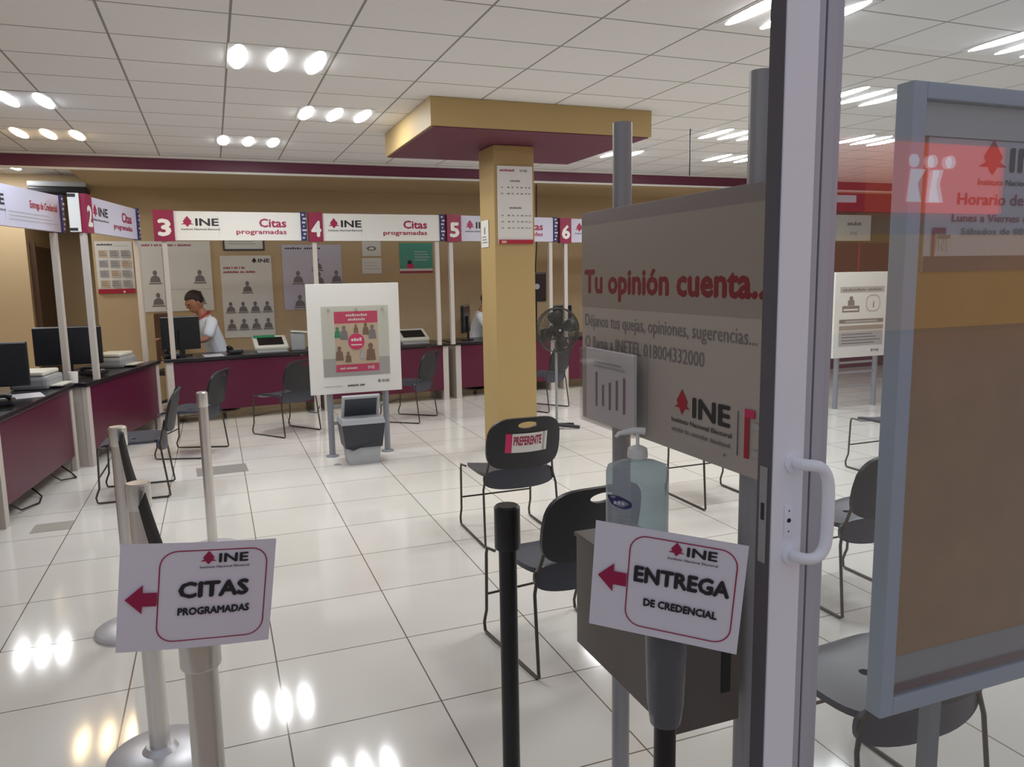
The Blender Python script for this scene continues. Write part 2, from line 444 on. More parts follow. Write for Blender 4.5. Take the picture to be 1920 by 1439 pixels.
def make_chair():
    r = empty('stacking_chair', (0, 0, 0), 0, 'x', 'chair')
    n = 40
    def seat_fn(u, v):
        z = .445 - .020 * math.cos(min(1, abs(u) / .24) * PI / 2) + (-.035 * max(0, (v - .12) / .12) ** 2) + (.012 * max(0, (-v - .13) / .11) ** 2)
        return (u, v, z), (0, 0, 1)
    sheet(seat_fn, se_ring(0, 0.01, .235, .235, n, 4), [(o[0] * .02, o[1] * .02) for o in se_ring(0, 0, 1, 1, n, 2)], 8, M_seat, .022).build('seat', r)
    sheet(lambda u, v: ((u, -.232 + .7 * u * u, v), (0, 1, 0)), se_ring(0, .420, .236, .066, n, 3.2), [(o[0] * .01, .420) for o in se_ring(0, 0, 1, 1, n, 2)], 5, M_seat, .016).build('seat_lip', r)
    def back_fn(u, v):
        y = -.245 - .05 * (1 - (u / .24) ** 2) - (v - .53) * .22
        return (u, y, v), (0, 1, .1)
    outer = []
    for k in range(n):
        a = 2 * PI * k / n; c, s_ = math.cos(a), math.sin(a)
        hw = .240 if s_ < 0 else .240 - .025 * s_
        outer.append((hw * math.copysign(abs(c) ** .42, c), .658 + .162 * math.copysign(abs(s_) ** .55, s_)))
    hole = [(.062 * math.cos(2 * PI * k / n), .775 + .022 * math.sin(2 * PI * k / n)) for k in range(n)]
    sheet(back_fn, outer, hole, 9, M_plastic, .020).build('backrest', r)
    for s_ in (-1, 1):
        x = s_ * .25
        MB().tube([(x * .93, .17, .425), (x, .215, .43), (x, .225, .40), (x, .235, .12), (x, .25, .085), (x, .262, .05), (x, .255, .012), (x, .235, .008),
                   (x, -.235, .008), (x, -.252, .018), (x, -.248, .05), (x * .97, -.212, .36), (x * .90, -.205, .43), (x * .84, -.228, .52), (x * .80, -.245, .60)], .0075, M_rod, 8).build('leg', r)
    MB().cyl((-.25, .232, .20), (.25, .232, .20), .006, M_rod, 8).build('stretcher', r)
    return r
ch0 = make_chair()
GC = 'black stacking chairs on sled legs'
def rz_of(dx, dy): return math.atan2(-dx, dy)
CH = [(1.71, 4.56, 0, 'black chair with a white and maroon sticker on its back, before the column'),
      (1.37, 3.03, rz_of(-.12, 1), 'black chair behind the black queue post, partly behind the gel bottle'),
      (3.37, 4.64, 0, 'chair seen only as thin sled legs below the opinion board'),
      (2.96, 2.95, 0, 'black chair seen through the glass beside the white door handle'),
      (5.17, 4.68, 0, 'far chair through the glass, above the one by the door handle'),
      (1.80, 1.69, 0, 'nearest black chair, behind the glass under the blue-grey notice case'),
      (-.66, 6.64, rz_of(-1, .02), 'side-on black chair drawn up to the left counter behind the chrome queue posts'),
      (-.28, 7.95, rz_of(-.57, .21), 'black chair facing the counter under sign 2, topped by the far chrome post'),
      (.66, 8.62, rz_of(-.3, .41), 'black chair at counter 3 just left of the framed poster stand'),
      (2.06, 8.78, rz_of(-.43, .35), 'black chair at counter 4 just right of the framed poster stand'),
      (3.75, 8.75, rz_of(-.3, .41), 'far chair at counter 5 glimpsed right of the column behind the fan')]
for i, (x, y, rz, lab) in enumerate(CH):
    if i == 0: first = ch0; ch0.location = (x, y, 0.0); ch0['label'] = lab; ch0['group'] = GC
    else: copy_thing(ch0, (x, y, 0.0), rz, lab, GC)
st = Print(-0.002)
for k in range(12):
    st.rect(-.135 + k * .0225, -.065, -.1125 + k * .0225, .06, M_white); st.y += st.step
st.y -= .0006
st.rect(-.135, -.065, -.095, .06, M_pink).rect(.105, -.065, .12, .06, M_lgrey)
st.text('PREFERENTE', -.085, -.015, .055, M_ink, w=.18, bold=.05)
so = st.build('sticker', ch0); so.location = (0.0, -.337, .665); so.rotation_euler = (math.radians(12.4), 0, 0)
for v_ in so.data.vertices: v_.co.y += .05 * (v_.co.x / .24) ** 2; so['label'] = 'white PREFERENTE sticker with a maroon edge'

# ---------------------------------------------------------------- service counters
def make_counter(a, b, label, ped=(True, True), side=1):
    a = Vector(a); b = Vector(b); L = (b - a).length; ang = math.atan2(b.y - a.y, b.x - a.x)
    r = empty('service_counter', (a.x, a.y, 0), ang, label, 'counter', 'maroon service counters')
    MB().span((-.02, -.03, .735), (L + .02, .62, .775), M_top, bev=.006).build('worktop', r)
    MB().span((.075, 0, .14), (L - .075, .025, .725), M_lam).build('front_panel', r)
    MB().span((.01, 0.03, .0), (.06, .58, .73), M_ped).build('side_panel', r)
    MB().span((L - .06, 0.03, .0), (L - .01, .58, .73), M_ped).build('side_panel', r)
    if ped[0]: MB().span((0, -.01, .0), (.075, .03, .733), M_ped).build('pedestal', r)
    if ped[1]: MB().span((L - .075, -.01, .0), (L, .03, .733), M_ped).build('pedestal', r)
    MB().span((.12, .50, .16), (L - .12, .52, .70), M_blk).build('modesty_panel', r)
    return r
make_counter((-1.62, 4.55), (-1.455, 5.95), 'maroon counter at the far left edge, nearest the camera', (False, False))
make_counter((-1.44, 6.0), (-1.235, 7.72), 'maroon and black counter under the leftmost sign, with pale end pedestals')
make_counter((-1.13, 7.76), (-.64, 9.52), 'maroon and black counter under sign 2')
make_counter((-.56, 9.62), (1.17, 9.80), 'maroon counter under sign 3 where the person in white works')
make_counter((1.22, 9.81), (2.90, 9.95), 'maroon counter under sign 4 behind the poster stand', (True, True))
make_counter((3.02, 10.0), (4.55, 10.1), 'maroon counter under sign 5 partly behind the yellow column')
make_counter((4.68, 10.1), (6.2, 10.1), 'maroon counter under sign 6 seen right behind the fan')

def make_sign(a, b, z0, label, number, txt1, txt2, posts, face=M_white, endm=M_navy, logo=True, numw=.20, zb=.775, txtc=None, last=True):
    """overhead counter sign: number tile, white panel with print, dark end strip, posts down to the worktop"""
    a = Vector(a); b = Vector(b); L = (b - a).length; ang = math.atan2(b.y - a.y, b.x - a.x)
    r = empty('counter_sign', (a.x, a.y, z0), ang, label, 'sign', 'overhead counter signs')
    Hs = .325
    nw = numw if number else 0
    if number:
        nt_ = MB().span((0, -.03, -.01), (nw, .05, Hs + .01), M_num).build('number_tile', r)
        p = Print(-.031); p.text(number, nw * .52, .055, .175, M_white, w=min(.115, nw * .62), align='C', bold=.05); p.build('numeral', nt_)
    pn = MB().span((nw, -.005, 0), (L - .07, .04, Hs), face).build('panel', r)
    p = Print(-.006); W = L - .07 - nw
    if logo: p.logo(nw + .07, .10, .155)
    p.rect(nw + .47, .06, nw + .473, .27, M_lgrey)
    tm = txtc or M_ink
    if txt2 == 'programadas':
        p.text(txt1, L - .07 - .17, .155, .095, tm, w=.30, align='R', bold=.035)
        p.text(txt2, L - .07 - .17, .075, .052, tm, w=.56, align='R', bold=.025)
    else:
        p.text(txt1, L - .07 - .05, .175, .06, M_red, w=.48, align='R', bold=.03)
        p.lines(nw + .52, L - .12, .12, 3, .03, .006, M_lgrey)
    p.build('lettering', r)
    e = MB().span((L - .068, -.02, -.005), (L - .005, .045, Hs + .01), endm).build('end_strip', r)
    q = Print(-.021)
    for k in range(7): q.rect(L - .055 + .012 * (k % 2), .02 + k * .045, L - .03 + .014 * (k % 3), .04 + k * .045, M_lav)
    q.build('end_print', e)
    for x in posts:
        MB().span((x - .026, -.004, -(z0 - zb)), (x + .026, .044, -.012), M_ped).build('post', r)
    return r
make_sign((-1.66, 6.55), (-1.235, 8.17), 2.12, 'leftmost overhead counter sign with red words, cut by the picture edge', '1', 'Entrega de Credencial', 'x', (1.50,), M_lav, numw=.2)
make_sign((-1.045, 7.95), (-.72, 9.50), 2.12, 'overhead counter sign 2, angled, lavender-white', '2', 'Citas', 'programadas', (.03, 1.53), M_lav, numw=.16)
wbx = empty('sign_end_box', (-1.108, 7.925, 2.12), 0, 'white end box with dark corner brackets between signs 1 and 2', 'sign box')
MB().span((-.045, 0, -.005), (.045, .06, .335), M_white, bev=.004).build('box', wbx)
Print(-.001).rect(-.045, .30, .02, .33, M_black).rect(-.045, .005, .02, .03, M_black).build('brackets', wbx)
make_sign((-.575, 9.62), (1.10, 9.67), 2.12, 'white overhead counter sign 3 lettered Citas programadas', '3', 'Citas', 'programadas', (.10,), M_white, numw=.215)
make_sign((1.12, 9.66), (2.83, 9.70), 2.115, 'white overhead counter sign 4 lettered Citas programadas', '4', 'Citas', 'programadas', (.06, 1.60), M_white, numw=.165)
make_sign((2.85, 9.70), (4.52, 9.93), 2.115, 'overhead counter sign 5 crossing behind the yellow column', '5', 'Citas', 'programadas', (.06, 1.575), M_lav, numw=.20)  # lavender face paints the different light falling on this angled sign
make_sign((4.56, 9.95), (6.1, 9.98), 2.105, 'overhead counter sign 6 half hidden by the opinion board', '6', 'Citas', 'programadas', (.10,), M_lav, numw=.175)
tg = empty('column_notice', (2.388, 6.85, 1.925), -PI / 2, 'small white notice on the shaded side face of the yellow column', 'notice')
MB().span((-.10, -.006, 0), (.10, -.001, .245), M_white).build('card', tg)
Print(-.0065).strokes((2,), 0, .12, .08, M_grey, w=.04, align='C').lines(-.07, .07, .09, 3, .025, .008, M_grey).build('print', tg)

# ---------------------------------------------------------------- wall posters
def poster(name, x0, x1, z0, z1, label, draw, cat='poster', y=YB, frame=None, base=M_white, parts=True):
    r = empty(name, ((x0 + x1) / 2, y, z0), 0, label, cat)
    W = x1 - x0; Hh = z1 - z0
    sh = MB().span((-W / 2, -.014, 0), (W / 2, -.004, Hh), base).build('sheet', r)
    if frame: 
        f = MB(); t = .02
        f.span((-W / 2 - t, -.03, -t), (W / 2 + t, -.003, 0), frame).span((-W / 2 - t, -.03, Hh), (W / 2 + t, -.003, Hh + t), frame)
        f.span((-W / 2 - t, -.03, 0), (-W / 2, -.003, Hh), frame).span((W / 2, -.03, 0), (W / 2 + t, -.003, Hh), frame); f.build('frame', r)
    p = Print(-.015); draw(p, W, Hh); p.build('print', r)
    return r
def d_cal(p, W, Hh):
    p.strokes((10,), -W * .45, Hh * .92, Hh * .035, M_black, w=W * .42, bold=.03); p.rect(0, Hh * .91, W * .4, Hh * .915, M_grey)
    for i in range(3):
        for j in range(4):
            cx = -W * .30 + i * W * .30; cz = Hh * (.76 - j * .19)
            p.rect(cx - W * .12, cz - Hh * .07, cx + W * .12, cz + Hh * .07, M_skinp if (i + j) % 3 == 0 else M_lgrey)
            p.lines(cx - W * .10, cx + W * .10, cz + Hh * .03, 3, Hh * .035, Hh * .012, M_grey)
    p.rect(-W / 2, 0, W / 2, Hh * .09, M_red).disc(W * .2, Hh * .03, W * .03, M_white)
poster('wall_calendar', -1.42, -.975, 1.51, 2.2, 'wall calendar of small month boxes with a red foot strip, left of post', d_cal, 'calendar')
def d_a(p, W, Hh):
    p.strokes((6, 1, 3, 10, 1, 10,), -W * .48, Hh * .93, Hh * .03, M_ink, w=W * .7, bold=.03)
    p.rect(-W * .20, Hh * .02, -W * .19, Hh * .9, M_lgrey).rect(-W * .19, Hh * .31, W * .48, Hh * .315, M_lgrey)
    for (u, v) in ((-.32, .42), (-.30, .10), (.32, .42), (.30, .12)): p.bust(W * u, Hh * v, Hh * .17)
poster('organisation_poster', -.88, .0, 1.25, 2.20, 'white poster with four grey portraits behind the working person', d_a)
def d_b(p, W, Hh):
    p.logo(W * .10, Hh * .88, Hh * .085, M_black, sub=False)
    p.strokes((6, 1, 3, 1, 3,), -W * .45, Hh * .84, Hh * .028, M_ink, w=W * .42, bold=.03)
    p.strokes((11, 3, 7,), -W * .45, Hh * .79, Hh * .028, M_ink, w=W * .62, bold=.03)
    p.bust(0, Hh * .56, Hh * .13)
    for j in range(2):
        for i in range(4): p.bust(-W * .35 + i * W * .24, Hh * (.32 - .21 * j), Hh * .12)
poster('council_poster', .115, .80, .85, 2.0, 'white poster with nine small portraits in rows under INE heading', d_b)
def d_c(p, W, Hh):
    p.strokes((7, 7,), -W * .45, Hh * .93, Hh * .03, M_black, w=W * .6, bold=.03)
    for (u, v) in ((-.25, .42), (-.24, .05), (.08, .62), (.10, .40), (.40, .42), (.10, .1)): p.bust(W * u, Hh * v, Hh * .18)
poster('portrait_poster', .95, 1.79, 1.22, 2.15, 'white poster with grey portraits half behind the framed poster stand', d_c, base=M_lav)
poster('framed_certificate', .19, .70, 2.09, 2.42, 'black-framed white certificate peeking out under sign 3', lambda p, W, Hh: p.lines(-W * .4, W * .4, Hh * .3, 2, Hh * .1, .01, M_lgrey), 'certificate', frame=M_blk)
poster('pinned_notice', 2.10, 2.38, 1.98, 2.2, 'upper of the two small white notices right of the portrait posters', lambda p, W, Hh: p.disc(0, Hh * .5, W * .25, M_grey, Hh * .15).disc(0, Hh * .5, W * .15, M_white, Hh * .09), 'notice')
poster('pinned_notice', 2.09, 2.38, 1.72, 1.95, 'lower of the two small white notices right of the portrait posters', lambda p, W, Hh: p.lines(-W * .4, W * .4, Hh * .7, 3, Hh * .2, .006, M_lgrey), 'notice')
def d_t(p, W, Hh):
    p.rect(-W * .5, Hh * .15, W * .5, Hh, M_teal).rect(-W * .5, 0, W * .5, Hh * .07, M_ink).disc(-W * .2, Hh * .35, W * .07, M_black).rect(-W * .28, Hh * .15, -W * .08, Hh * .3, M_pink)
    p.lines(-W * .05, W * .42, Hh * .7, 4, Hh * .09, .008, M_white)
poster('teal_notice', 2.66, 3.17, 1.72, 2.17, 'teal green notice with a dark lower edge beneath sign 5', d_t, 'notice')
def d_colcal(p, W, Hh):
    p.strokes((8,), -W * .44, Hh * .93, Hh * .03, M_ink, w=W * .42, bold=.03); p.text('INE', W * .15, Hh * .93, Hh * .025, M_grey, w=W * .2, bold=.03)
    p.strokes((5,), 0, Hh * .80, Hh * .025, M_grey, w=W * .3, align='C', bold=.02); p.strokes((9,), 0, Hh * .455, Hh * .025, M_grey, w=W * .36, align='C', bold=.02)
    for k, z in enumerate((.72, .64, .36, .28, .20)):
        for i, x in enumerate((-.38, -.2, -.08, .06, .18, .30, .4)):
            p.strokes((2,), W * x - .008, Hh * z, Hh * .018, M_black if i % 3 == 1 else M_grey, w=.018)
    p.rect(-W / 2, 0, W / 2, Hh * .055, M_red).rect(-W * .42, Hh * .012, -W * .28, Hh * .04, M_skinp)
poster('column_calendar', 2.42, 2.755, 1.945, 2.63, 'tall calendar sheet with a red foot fixed on the yellow column', d_colcal, 'calendar', y=6.6)
ac = empty('air_conditioner', (-1.74, 11.28, 2.78), 0, 'dark grey box unit over the dark opening, behind sign 1', 'air conditioner')
MB().span((-.33, 0, 0), (.33, .3, .08), M_blk, bev=.02).build('louvre', ac); MB().span((-.33, 0.01, .082), (.33, .3, .15), M_devg, bev=.02).build('casing', ac)

# ---------------------------------------------------------------- things on the counters
def monitor(x, y, rz, w, h, label, ztop):
    r = empty('computer_monitor', (x, y, .775), rz, label, 'monitor', 'computer monitors on the counters')
    zt = ztop - .775
    MB().span((-w / 2, -.025, zt - h), (w / 2, .02, zt), M_scr, bev=.01).build('screen_housing', r)
    MB().span((-w / 2 + .004, -.027, zt - .012), (w / 2 - .004, -.0255, zt - .004), M_devg).build('top_bezel', r)
    MB().span((-.03, -.05, .012), (.03, -.026, zt - h * .4), M_scr).build('stand', r)
    MB().lathe([(.12, 0), (.12, .012)], M_scr, (0, -.02, 0), 24, 1, .75).build('base', r)
    MB().span((-w / 2 + .02, .0205, zt - h + .02), (w / 2 - .02, .022, zt - .02), mat('screen_glass', (30, 40, 60), 0.15)).build('screen', r)
    return r
monitor(-1.72, 7.25, math.radians(-4), .56, .36, 'black monitor at the left picture edge on the first counter', 1.20)
monitor(-1.38, 8.72, math.radians(2), .60, .38, 'wide black monitor back behind the two pale posts of sign 2', 1.235)
monitor(-.40, 10.02, math.radians(14), .44, .40, 'black monitor in front of the person in the white shirt', 1.245)
monitor(3.26, 10.28, math.radians(60), .42, .38, 'black monitor just left of the column on counter 5', 1.26)
monitor(4.75, 10.32, math.radians(20), .40, .36, 'black monitor behind the fan on the right', 1.22)
eq = empty('photo_camera_unit', (4.34, 10.3, .775), 0, 'tall black photo equipment between the column and the fan', 'equipment')
MB().cyl((0, 0, .012), (0, 0, .5), .018, M_blk).build('pole', eq); MB().lathe([(.1, 0), (.1, .012)], M_blk).build('base', eq)
MB().span((-.13, -.09, .5), (.13, .09, .92), M_scr, bev=.02).build('housing', eq)
MB().cyl((-.03, -.093, .72), (-.03, -.13, .72), .04, M_devg, 16).build('lens', eq)
def printer(x, y, rz, label):
    r = empty('desk_printer', (x, y, .775), rz, label, 'printer', 'pale desk printers')
    MB().span((-.19, -.15, 0), (.19, .15, .11), M_devg, bev=.03).build('body', r)
    MB().span((-.18, -.12, .112), (.18, .14, .15), M_dev, bev=.02).build('lid', r)
    MB().span((-.14, -.24, .02), (.14, -.152, .03), M_dev).build('paper_tray', r)
    return r
printer(-1.47, 7.62, math.radians(80), 'pale printer on the first counter beside the left monitor')
printer(-1.02, 9.12, math.radians(74), 'pale printer on the counter under sign 2, right of the wide monitor')
def pad(x, y, rz, label, g=False):
    r = empty('signature_pad', (x, y, .775), rz, label, 'signature pad', 'white framed signature pads')
    T = Matrix.Rotation(math.radians(24), 4, 'X')
    T = Matrix.Translation((0, 0, .035)) @ T
    MB().box((0, .06, .055), (.40, .30, .05), M_dev, M=T, bev=.015).build('body', r)
    MB().box((0, .05, .084), (.30, .19, .006), M_scr, M=T).build('display', r)
    MB().span((-.18, -.16, 0), (.18, -.09, .03), M_devg, bev=.01).build('base', r)
    if g: MB().box((-.06, .17, .088), (.26, .06, .004), M_green, M=T).build('green_note', r)
    return r
pad(.62, 9.93, math.radians(4), 'white framed signature pad with a green note on counter 3', True)
pad(2.46, 10.10, math.radians(4), 'white framed signature pad on counter 4 right of the poster stand')
bx = empty('card_terminal', (.95, 9.98, .775), 0, 'grey upright device beside the pad with the green note', 'device')
MB().span((-.09, -.06, 0), (.09, .08, .22), M_devg, bev=.02).build('body', bx); MB().box((0, 0, .235), (.2, .16, .018), M_dev, M=Matrix.Rotation(math.radians(5), 4, 'Y'), bev=.005).build('lid', bx)
def phone(x, y, rz, label):
    r = empty('desk_phone', (x, y, .775), rz, label, 'phone', 'black desk phones')
    MB().box((0, 0, .03), (.17, .20, .045), M_plastic, bev=.015).build('base', r)
    MB().tube([(-.06, -.09, .07), (-.06, -.05, .085), (-.06, .05, .085), (-.06, .09, .07)], [.024, .016, .016, .024], M_plastic, 10).build('handset', r)
    MB().span((-.02, -.07, .053), (.07, .03, .056), M_devg).build('keypad', r)
    return r
phone(-1.52, 6.55, math.radians(95), 'black desk phone nearest the left picture edge')
phone(-1.12, 8.30, math.radians(70), 'black desk phone on the counter under sign 2')
phone(.20, 9.92, math.radians(10), 'black desk phone in front of the white-shirted person')
phone(-.50, 9.80, math.radians(10), 'black desk phone at the corner below the left end of sign 3')
def keyboard(x, y, rz, label):
    r = empty('keyboard', (x, y, .775), rz, label, 'keyboard')
    MB().span((-.22, -.075, 0), (.22, .075, .018), M_plastic, bev=.006).build('base', r)
    k = MB()
    for j in range(4):
        for i in range(14): k.span((-.205 + i * .0295, -.062 + j * .032, .0185), (-.181 + i * .0295, -.036 + j * .032, .024), M_seat)
    kk = k.build('keys', r)
keyboard(-1.60, 6.05, math.radians(80), 'black keyboard near the left picture edge')
cupm = MB().lathe([(.035, 0), (.04, .10), (.037, .10), (.033, .005)], M_white).build('paper_cup', loc=(-1.22, 7.80, .775)); tag(cupm, 'small white cup between the two pale posts', 'cup')
for (x, y, rz, lab) in ((-1.44, 7.05, .3, 'white sheet of paper by the left monitor'), (-.05, 9.80, .1, 'white sheet of paper before the monitor on counter 3')):
    tag(MB().box((0, 0, .003), (.22, .30, .004), M_paper).build('paper_sheet', loc=(x, y, .776), rot=(0, 0, rz)), lab, 'paper')
def cable(pts, label):
    tag(MB().tube(pts, .006, M_blk, 6).build('power_cable'), label, 'cable')
cable([(-1.50, 6.3, .12), (-1.42, 6.4, .02), (-1.34, 6.6, .01), (-1.36, 6.8, .01), (-1.46, 6.9, .08)], 'black cable looping out under the left counter near its front end')
cable([(-1.40, 7.2, .12), (-1.30, 7.25, .02), (-1.20, 7.35, .01), (-1.25, 7.5, .01), (-1.36, 7.55, .1)], 'black cable looping out under the left counter near its far end')
cable([(1.0, 9.80, .13), (1.02, 9.72, .02), (1.1, 9.66, .01), (1.15, 9.74, .08)], 'black cable hanging under counter 3 left of the poster stand')
# office chair behind counter 3
oc = empty('office_chair', (-.63, 11.05, 0), math.radians(-20), 'dark tall-backed office chair behind the monitor on counter 3', 'chair')
MB().span((-.11, -.05, .62), (.13, 0.0, 1.25), M_wood, bev=.025).build('backrest', oc); MB().span((-.22, 0, .42), (.22, .42, .49), M_plastic, bev=.03).build('seat', oc)
MB().cyl((0, .2, .08), (0, .2, .42), .03, M_blk).build('column', oc)
for k in range(5):
    a = 2 * PI * k / 5; MB().tube([(0, .2, .09), (.25 * math.cos(a), .2 + .25 * math.sin(a), .04)], [.025, .018], M_blk, 8).build('base_arm', oc)

# ---------------------------------------------------------------- people
def skin_mesh(chains):
    """chains: list of [(pos, radius)...]; each grown with a Skin modifier, returned as vertex/face lists"""
    out = []
    for ch in chains:
        me = bpy.data.meshes.new('sk'); me.from_pydata([c[0] for c in ch], [(i, i + 1) for i in range(len(ch) - 1)], [])
        ob = bpy.data.objects.new('sk', me); COL.objects.link(ob)
        md = ob.modifiers.new('s', 'SKIN'); me.skin_vertices or None
        if not me.skin_vertices: me.attributes
        for i, c in enumerate(ch):
            rr = c[1] if isinstance(c[1], tuple) else (c[1], c[1])
            me.skin_vertices[0].data[i].radius = rr
        me.skin_vertices[0].data[0].use_root = True
        ob.modifiers.new('u', 'SUBSURF').levels = 2
        bpy.context.view_layer.update()
        m2 = bpy.data.meshes.new_from_object(ob.evaluated_get(bpy.context.evaluated_depsgraph_get()))
        out.append(([v.co.copy() for v in m2.vertices], [list(p.vertices) for p in m2.polygons]))
        bpy.data.objects.remove(ob); bpy.data.meshes.remove(me); bpy.data.meshes.remove(m2)
    return out
def fuse(name, pieces, m, parent, vox=.007):
    mb = MB()
    for v, f in pieces: mb.add(v, f, m, True)
    o = mb.build(name, parent)
    md = o.modifiers.new('remesh', 'REMESH'); md.mode = 'VOXEL'; md.voxel_size = vox; md.use_smooth_shade = True
    sm = o.modifiers.new('smooth', 'SMOOTH'); sm.iterations = 3; sm.factor = .5
    return o
def ball(c, r, M=None, n=20, k=12):
    V = []; F = []
    for i in range(k + 1):
        t = PI * i / k
        for j in range(n):
            a = 2 * PI * j / n
            p = Vector((r[0] * math.sin(t) * math.cos(a), r[1] * math.sin(t) * math.sin(a), r[2] * math.cos(t)))
            if M is not None: p = M @ p
            V.append(p + Vector(c))
    for i in range(k):
        for j in range(n): F.append((i * n + j, i * n + (j + 1) % n, (i + 1) * n + (j + 1) % n, (i + 1) * n + j))
    return V, F
def person(loc, rz, label, lean=.12, headpitch=-25, lanyard=True):
    """seated figure facing local -Y at a desk; seat surface z .46"""
    r = empty('person', loc, rz, label, 'person')
    sh = 1.02; ly = -lean
    neck = (0, ly - .03, 1.10); hc = Vector((0, ly - .10, 1.22))
    HM = Matrix.Rotation(math.radians(-headpitch), 3, 'X')
    def hp(x, y, z): return hc + HM @ Vector((x, y, z))
    chains = [[((0, .0, .52), (.15, .11)), ((0, -.02, .64), (.135, .10)), ((0, ly * .5, .80), (.145, .105)), ((0, ly * .9, .95), (.16, .105)), ((0, ly, 1.03), (.11, .08)), (neck, .055), (tuple(hp(0, .01, -.06)), .055)]]
    for s_ in (-1, 1):
        chains.append([((s_ * .08, 0, .52), .085), ((s_ * .12, -.25, .53), .082), ((s_ * .13, -.46, .52), .062), ((s_ * .13, -.49, .30), .052), ((s_ * .13, -.47, .10), .04), ((s_ * .13, -.52, .045), .04), ((s_ * .13, -.64, .035), .03)])
        chains.append([((s_ * .10, ly, 1.01), .06), ((s_ * .19, ly, 1.00), .056), ((s_ * .23, ly - .10, .82), .043), ((s_ * .22, ly - .16, .80), .036), ((s_ * .16, ly - .34, .83), .027), ((s_ * .15, ly - .37, .83), .024)])
        hx, hy, hz = s_ * .15, ly - .37, .825
        chains.append([((hx, hy, hz), (.030, .016)), ((hx, hy - .05, hz + .004), (.038, .014)), ((hx, hy - .085, hz), (.036, .012))])
        for q, ln in enumerate((.058, .068, .072, .062)):
            fx0 = hx + (q - 1.5) * .019
            chains.append([((fx0, hy - .07, hz), .0092), ((fx0, hy - .07 - ln * .5, hz + .004), .0085), ((fx0, hy - .07 - ln, hz - .012), .0075)])
        chains.append([((hx - s_ * .022, hy - .02, hz), .011), ((hx - s_ * .048, hy - .05, hz - .004), .0095), ((hx - s_ * .052, hy - .075, hz - .012), .008)])
    P = skin_mesh(chains)
    P.append(ball(hc, (.076, .095, .112), HM)); P.append(ball(hp(0, -.035, -.06), (.055, .055, .055), HM))
    P.append(ball(hp(0, -.098, -.005), (.013, .022, .024), HM, 10, 6)); P.append(ball(hp(0, -.092, -.05), (.026, .012, .010), HM, 10, 6))
    for s_ in (-1, 1): P.append(ball(hp(s_ * .078, .0, -.005), (.010, .020, .032), HM, 10, 6)); P.append(ball(hp(s_ * .03, -.085, .028), (.022, .012, .008), HM, 10, 6))
    fuse('body', P, M_hand, r)
    mb = MB()
    V, F = ball(hp(0, .014, .030), (.088, .102, .100), HM, 28, 16)
    keep = [k for k, v in enumerate(V) if True]
    inv = HM.transposed()
    VV = []
    for v in V:
        l = inv @ (v - hc)
        if l.y < -.02 and l.z < .055: l.y = max(l.y, -.02 - (l.z) * .3) * .6; l.x *= .92
        if l.z < -.045: l.z = -.045 + (l.z + .045) * .25; l.x *= .85
        VV.append(hc + HM @ l)
    mb.add(VV, F, M_hair, True); mb.build('hair', r)
    eb = MB()
    for s_ in (-1, 1):
        v, f = ball(hp(s_ * .03, -.093, .012), (.011, .006, .006), HM, 8, 6); eb.add(v, f, M_black, True)
    eb.build('eyes', r)
    T = [[((0, .0, .54), (.165, .125)), ((0, -.02, .64), (.15, .115)), ((0, ly * .5, .80), (.16, .12)), ((0, ly * .9, .95), (.178, .12)), ((0, ly, 1.035), (.12, .09)), ((0, ly - .015, 1.075), .066)]]
    for s_ in (-1, 1): T.append([((s_ * .10, ly, 1.01), .072), ((s_ * .19, ly, 1.00), .070), ((s_ * .225, ly - .07, .88), .062), ((s_ * .23, ly - .10, .825), .058)])
    fuse('shirt', skin_mesh(T), M_shirt, r)
    U = []
    for s_ in (-1, 1): U.append([((s_ * .07, 0, .52), .10), ((s_ * .12, -.25, .53), .095), ((s_ * .13, -.46, .52), .075), ((s_ * .13, -.49, .30), .064), ((s_ * .13, -.47, .13), .056)])
    fuse('trousers', skin_mesh(U), M_trous, r)
    if lanyard:
        MB().tube([(-.05, ly + .05, 1.10), (-.075, ly - .02, 1.085), (-.06, ly - .10, 1.02), (-.01, ly - .135, .86), (.01, ly - .135, .86), (.06, ly - .10, 1.02), (.075, ly - .02, 1.085), (.05, ly + .05, 1.10), (-.05, ly + .05, 1.10)], .010, M_lany, 6).build('lanyard', r)
        MB().span((-.035, ly - .15, .76), (.035, ly - .145, .86), M_white).build('badge', r)
    return r
p1 = person((.03, 10.66, .02), math.radians(-62), 'person in a white shirt with a red lanyard, head bent, seated behind counter 3', lean=.16, headpitch=-30)
p1.scale = (1.13, 1.13, 1.13)
person((3.60, 10.95, .08), math.radians(62), 'person in a pale shirt at counter 5, mostly hidden by the column', lean=.12, headpitch=-20, lanyard=False)
for (x, y, rz, lab) in ((.03, 10.66, -62, 'dark stool under the person in the white shirt'), (3.60, 10.95, 62, 'dark stool under the person behind the column')):
    s_ = empty('office_stool', (x, y, 0), math.radians(rz), lab, 'stool')
    zz = .07
    MB().lathe([(.19, .33 + zz), (.21, .36 + zz), (.20, .40 + zz), (.12, .405 + zz)], M_plastic).build('seat', s_); MB().cyl((0, 0, .03), (0, 0, .33 + zz), .028, M_blk).build('column', s_); MB().lathe([(.22, 0), (.2, .025), (.05, .04)], M_blk).build('base', s_)

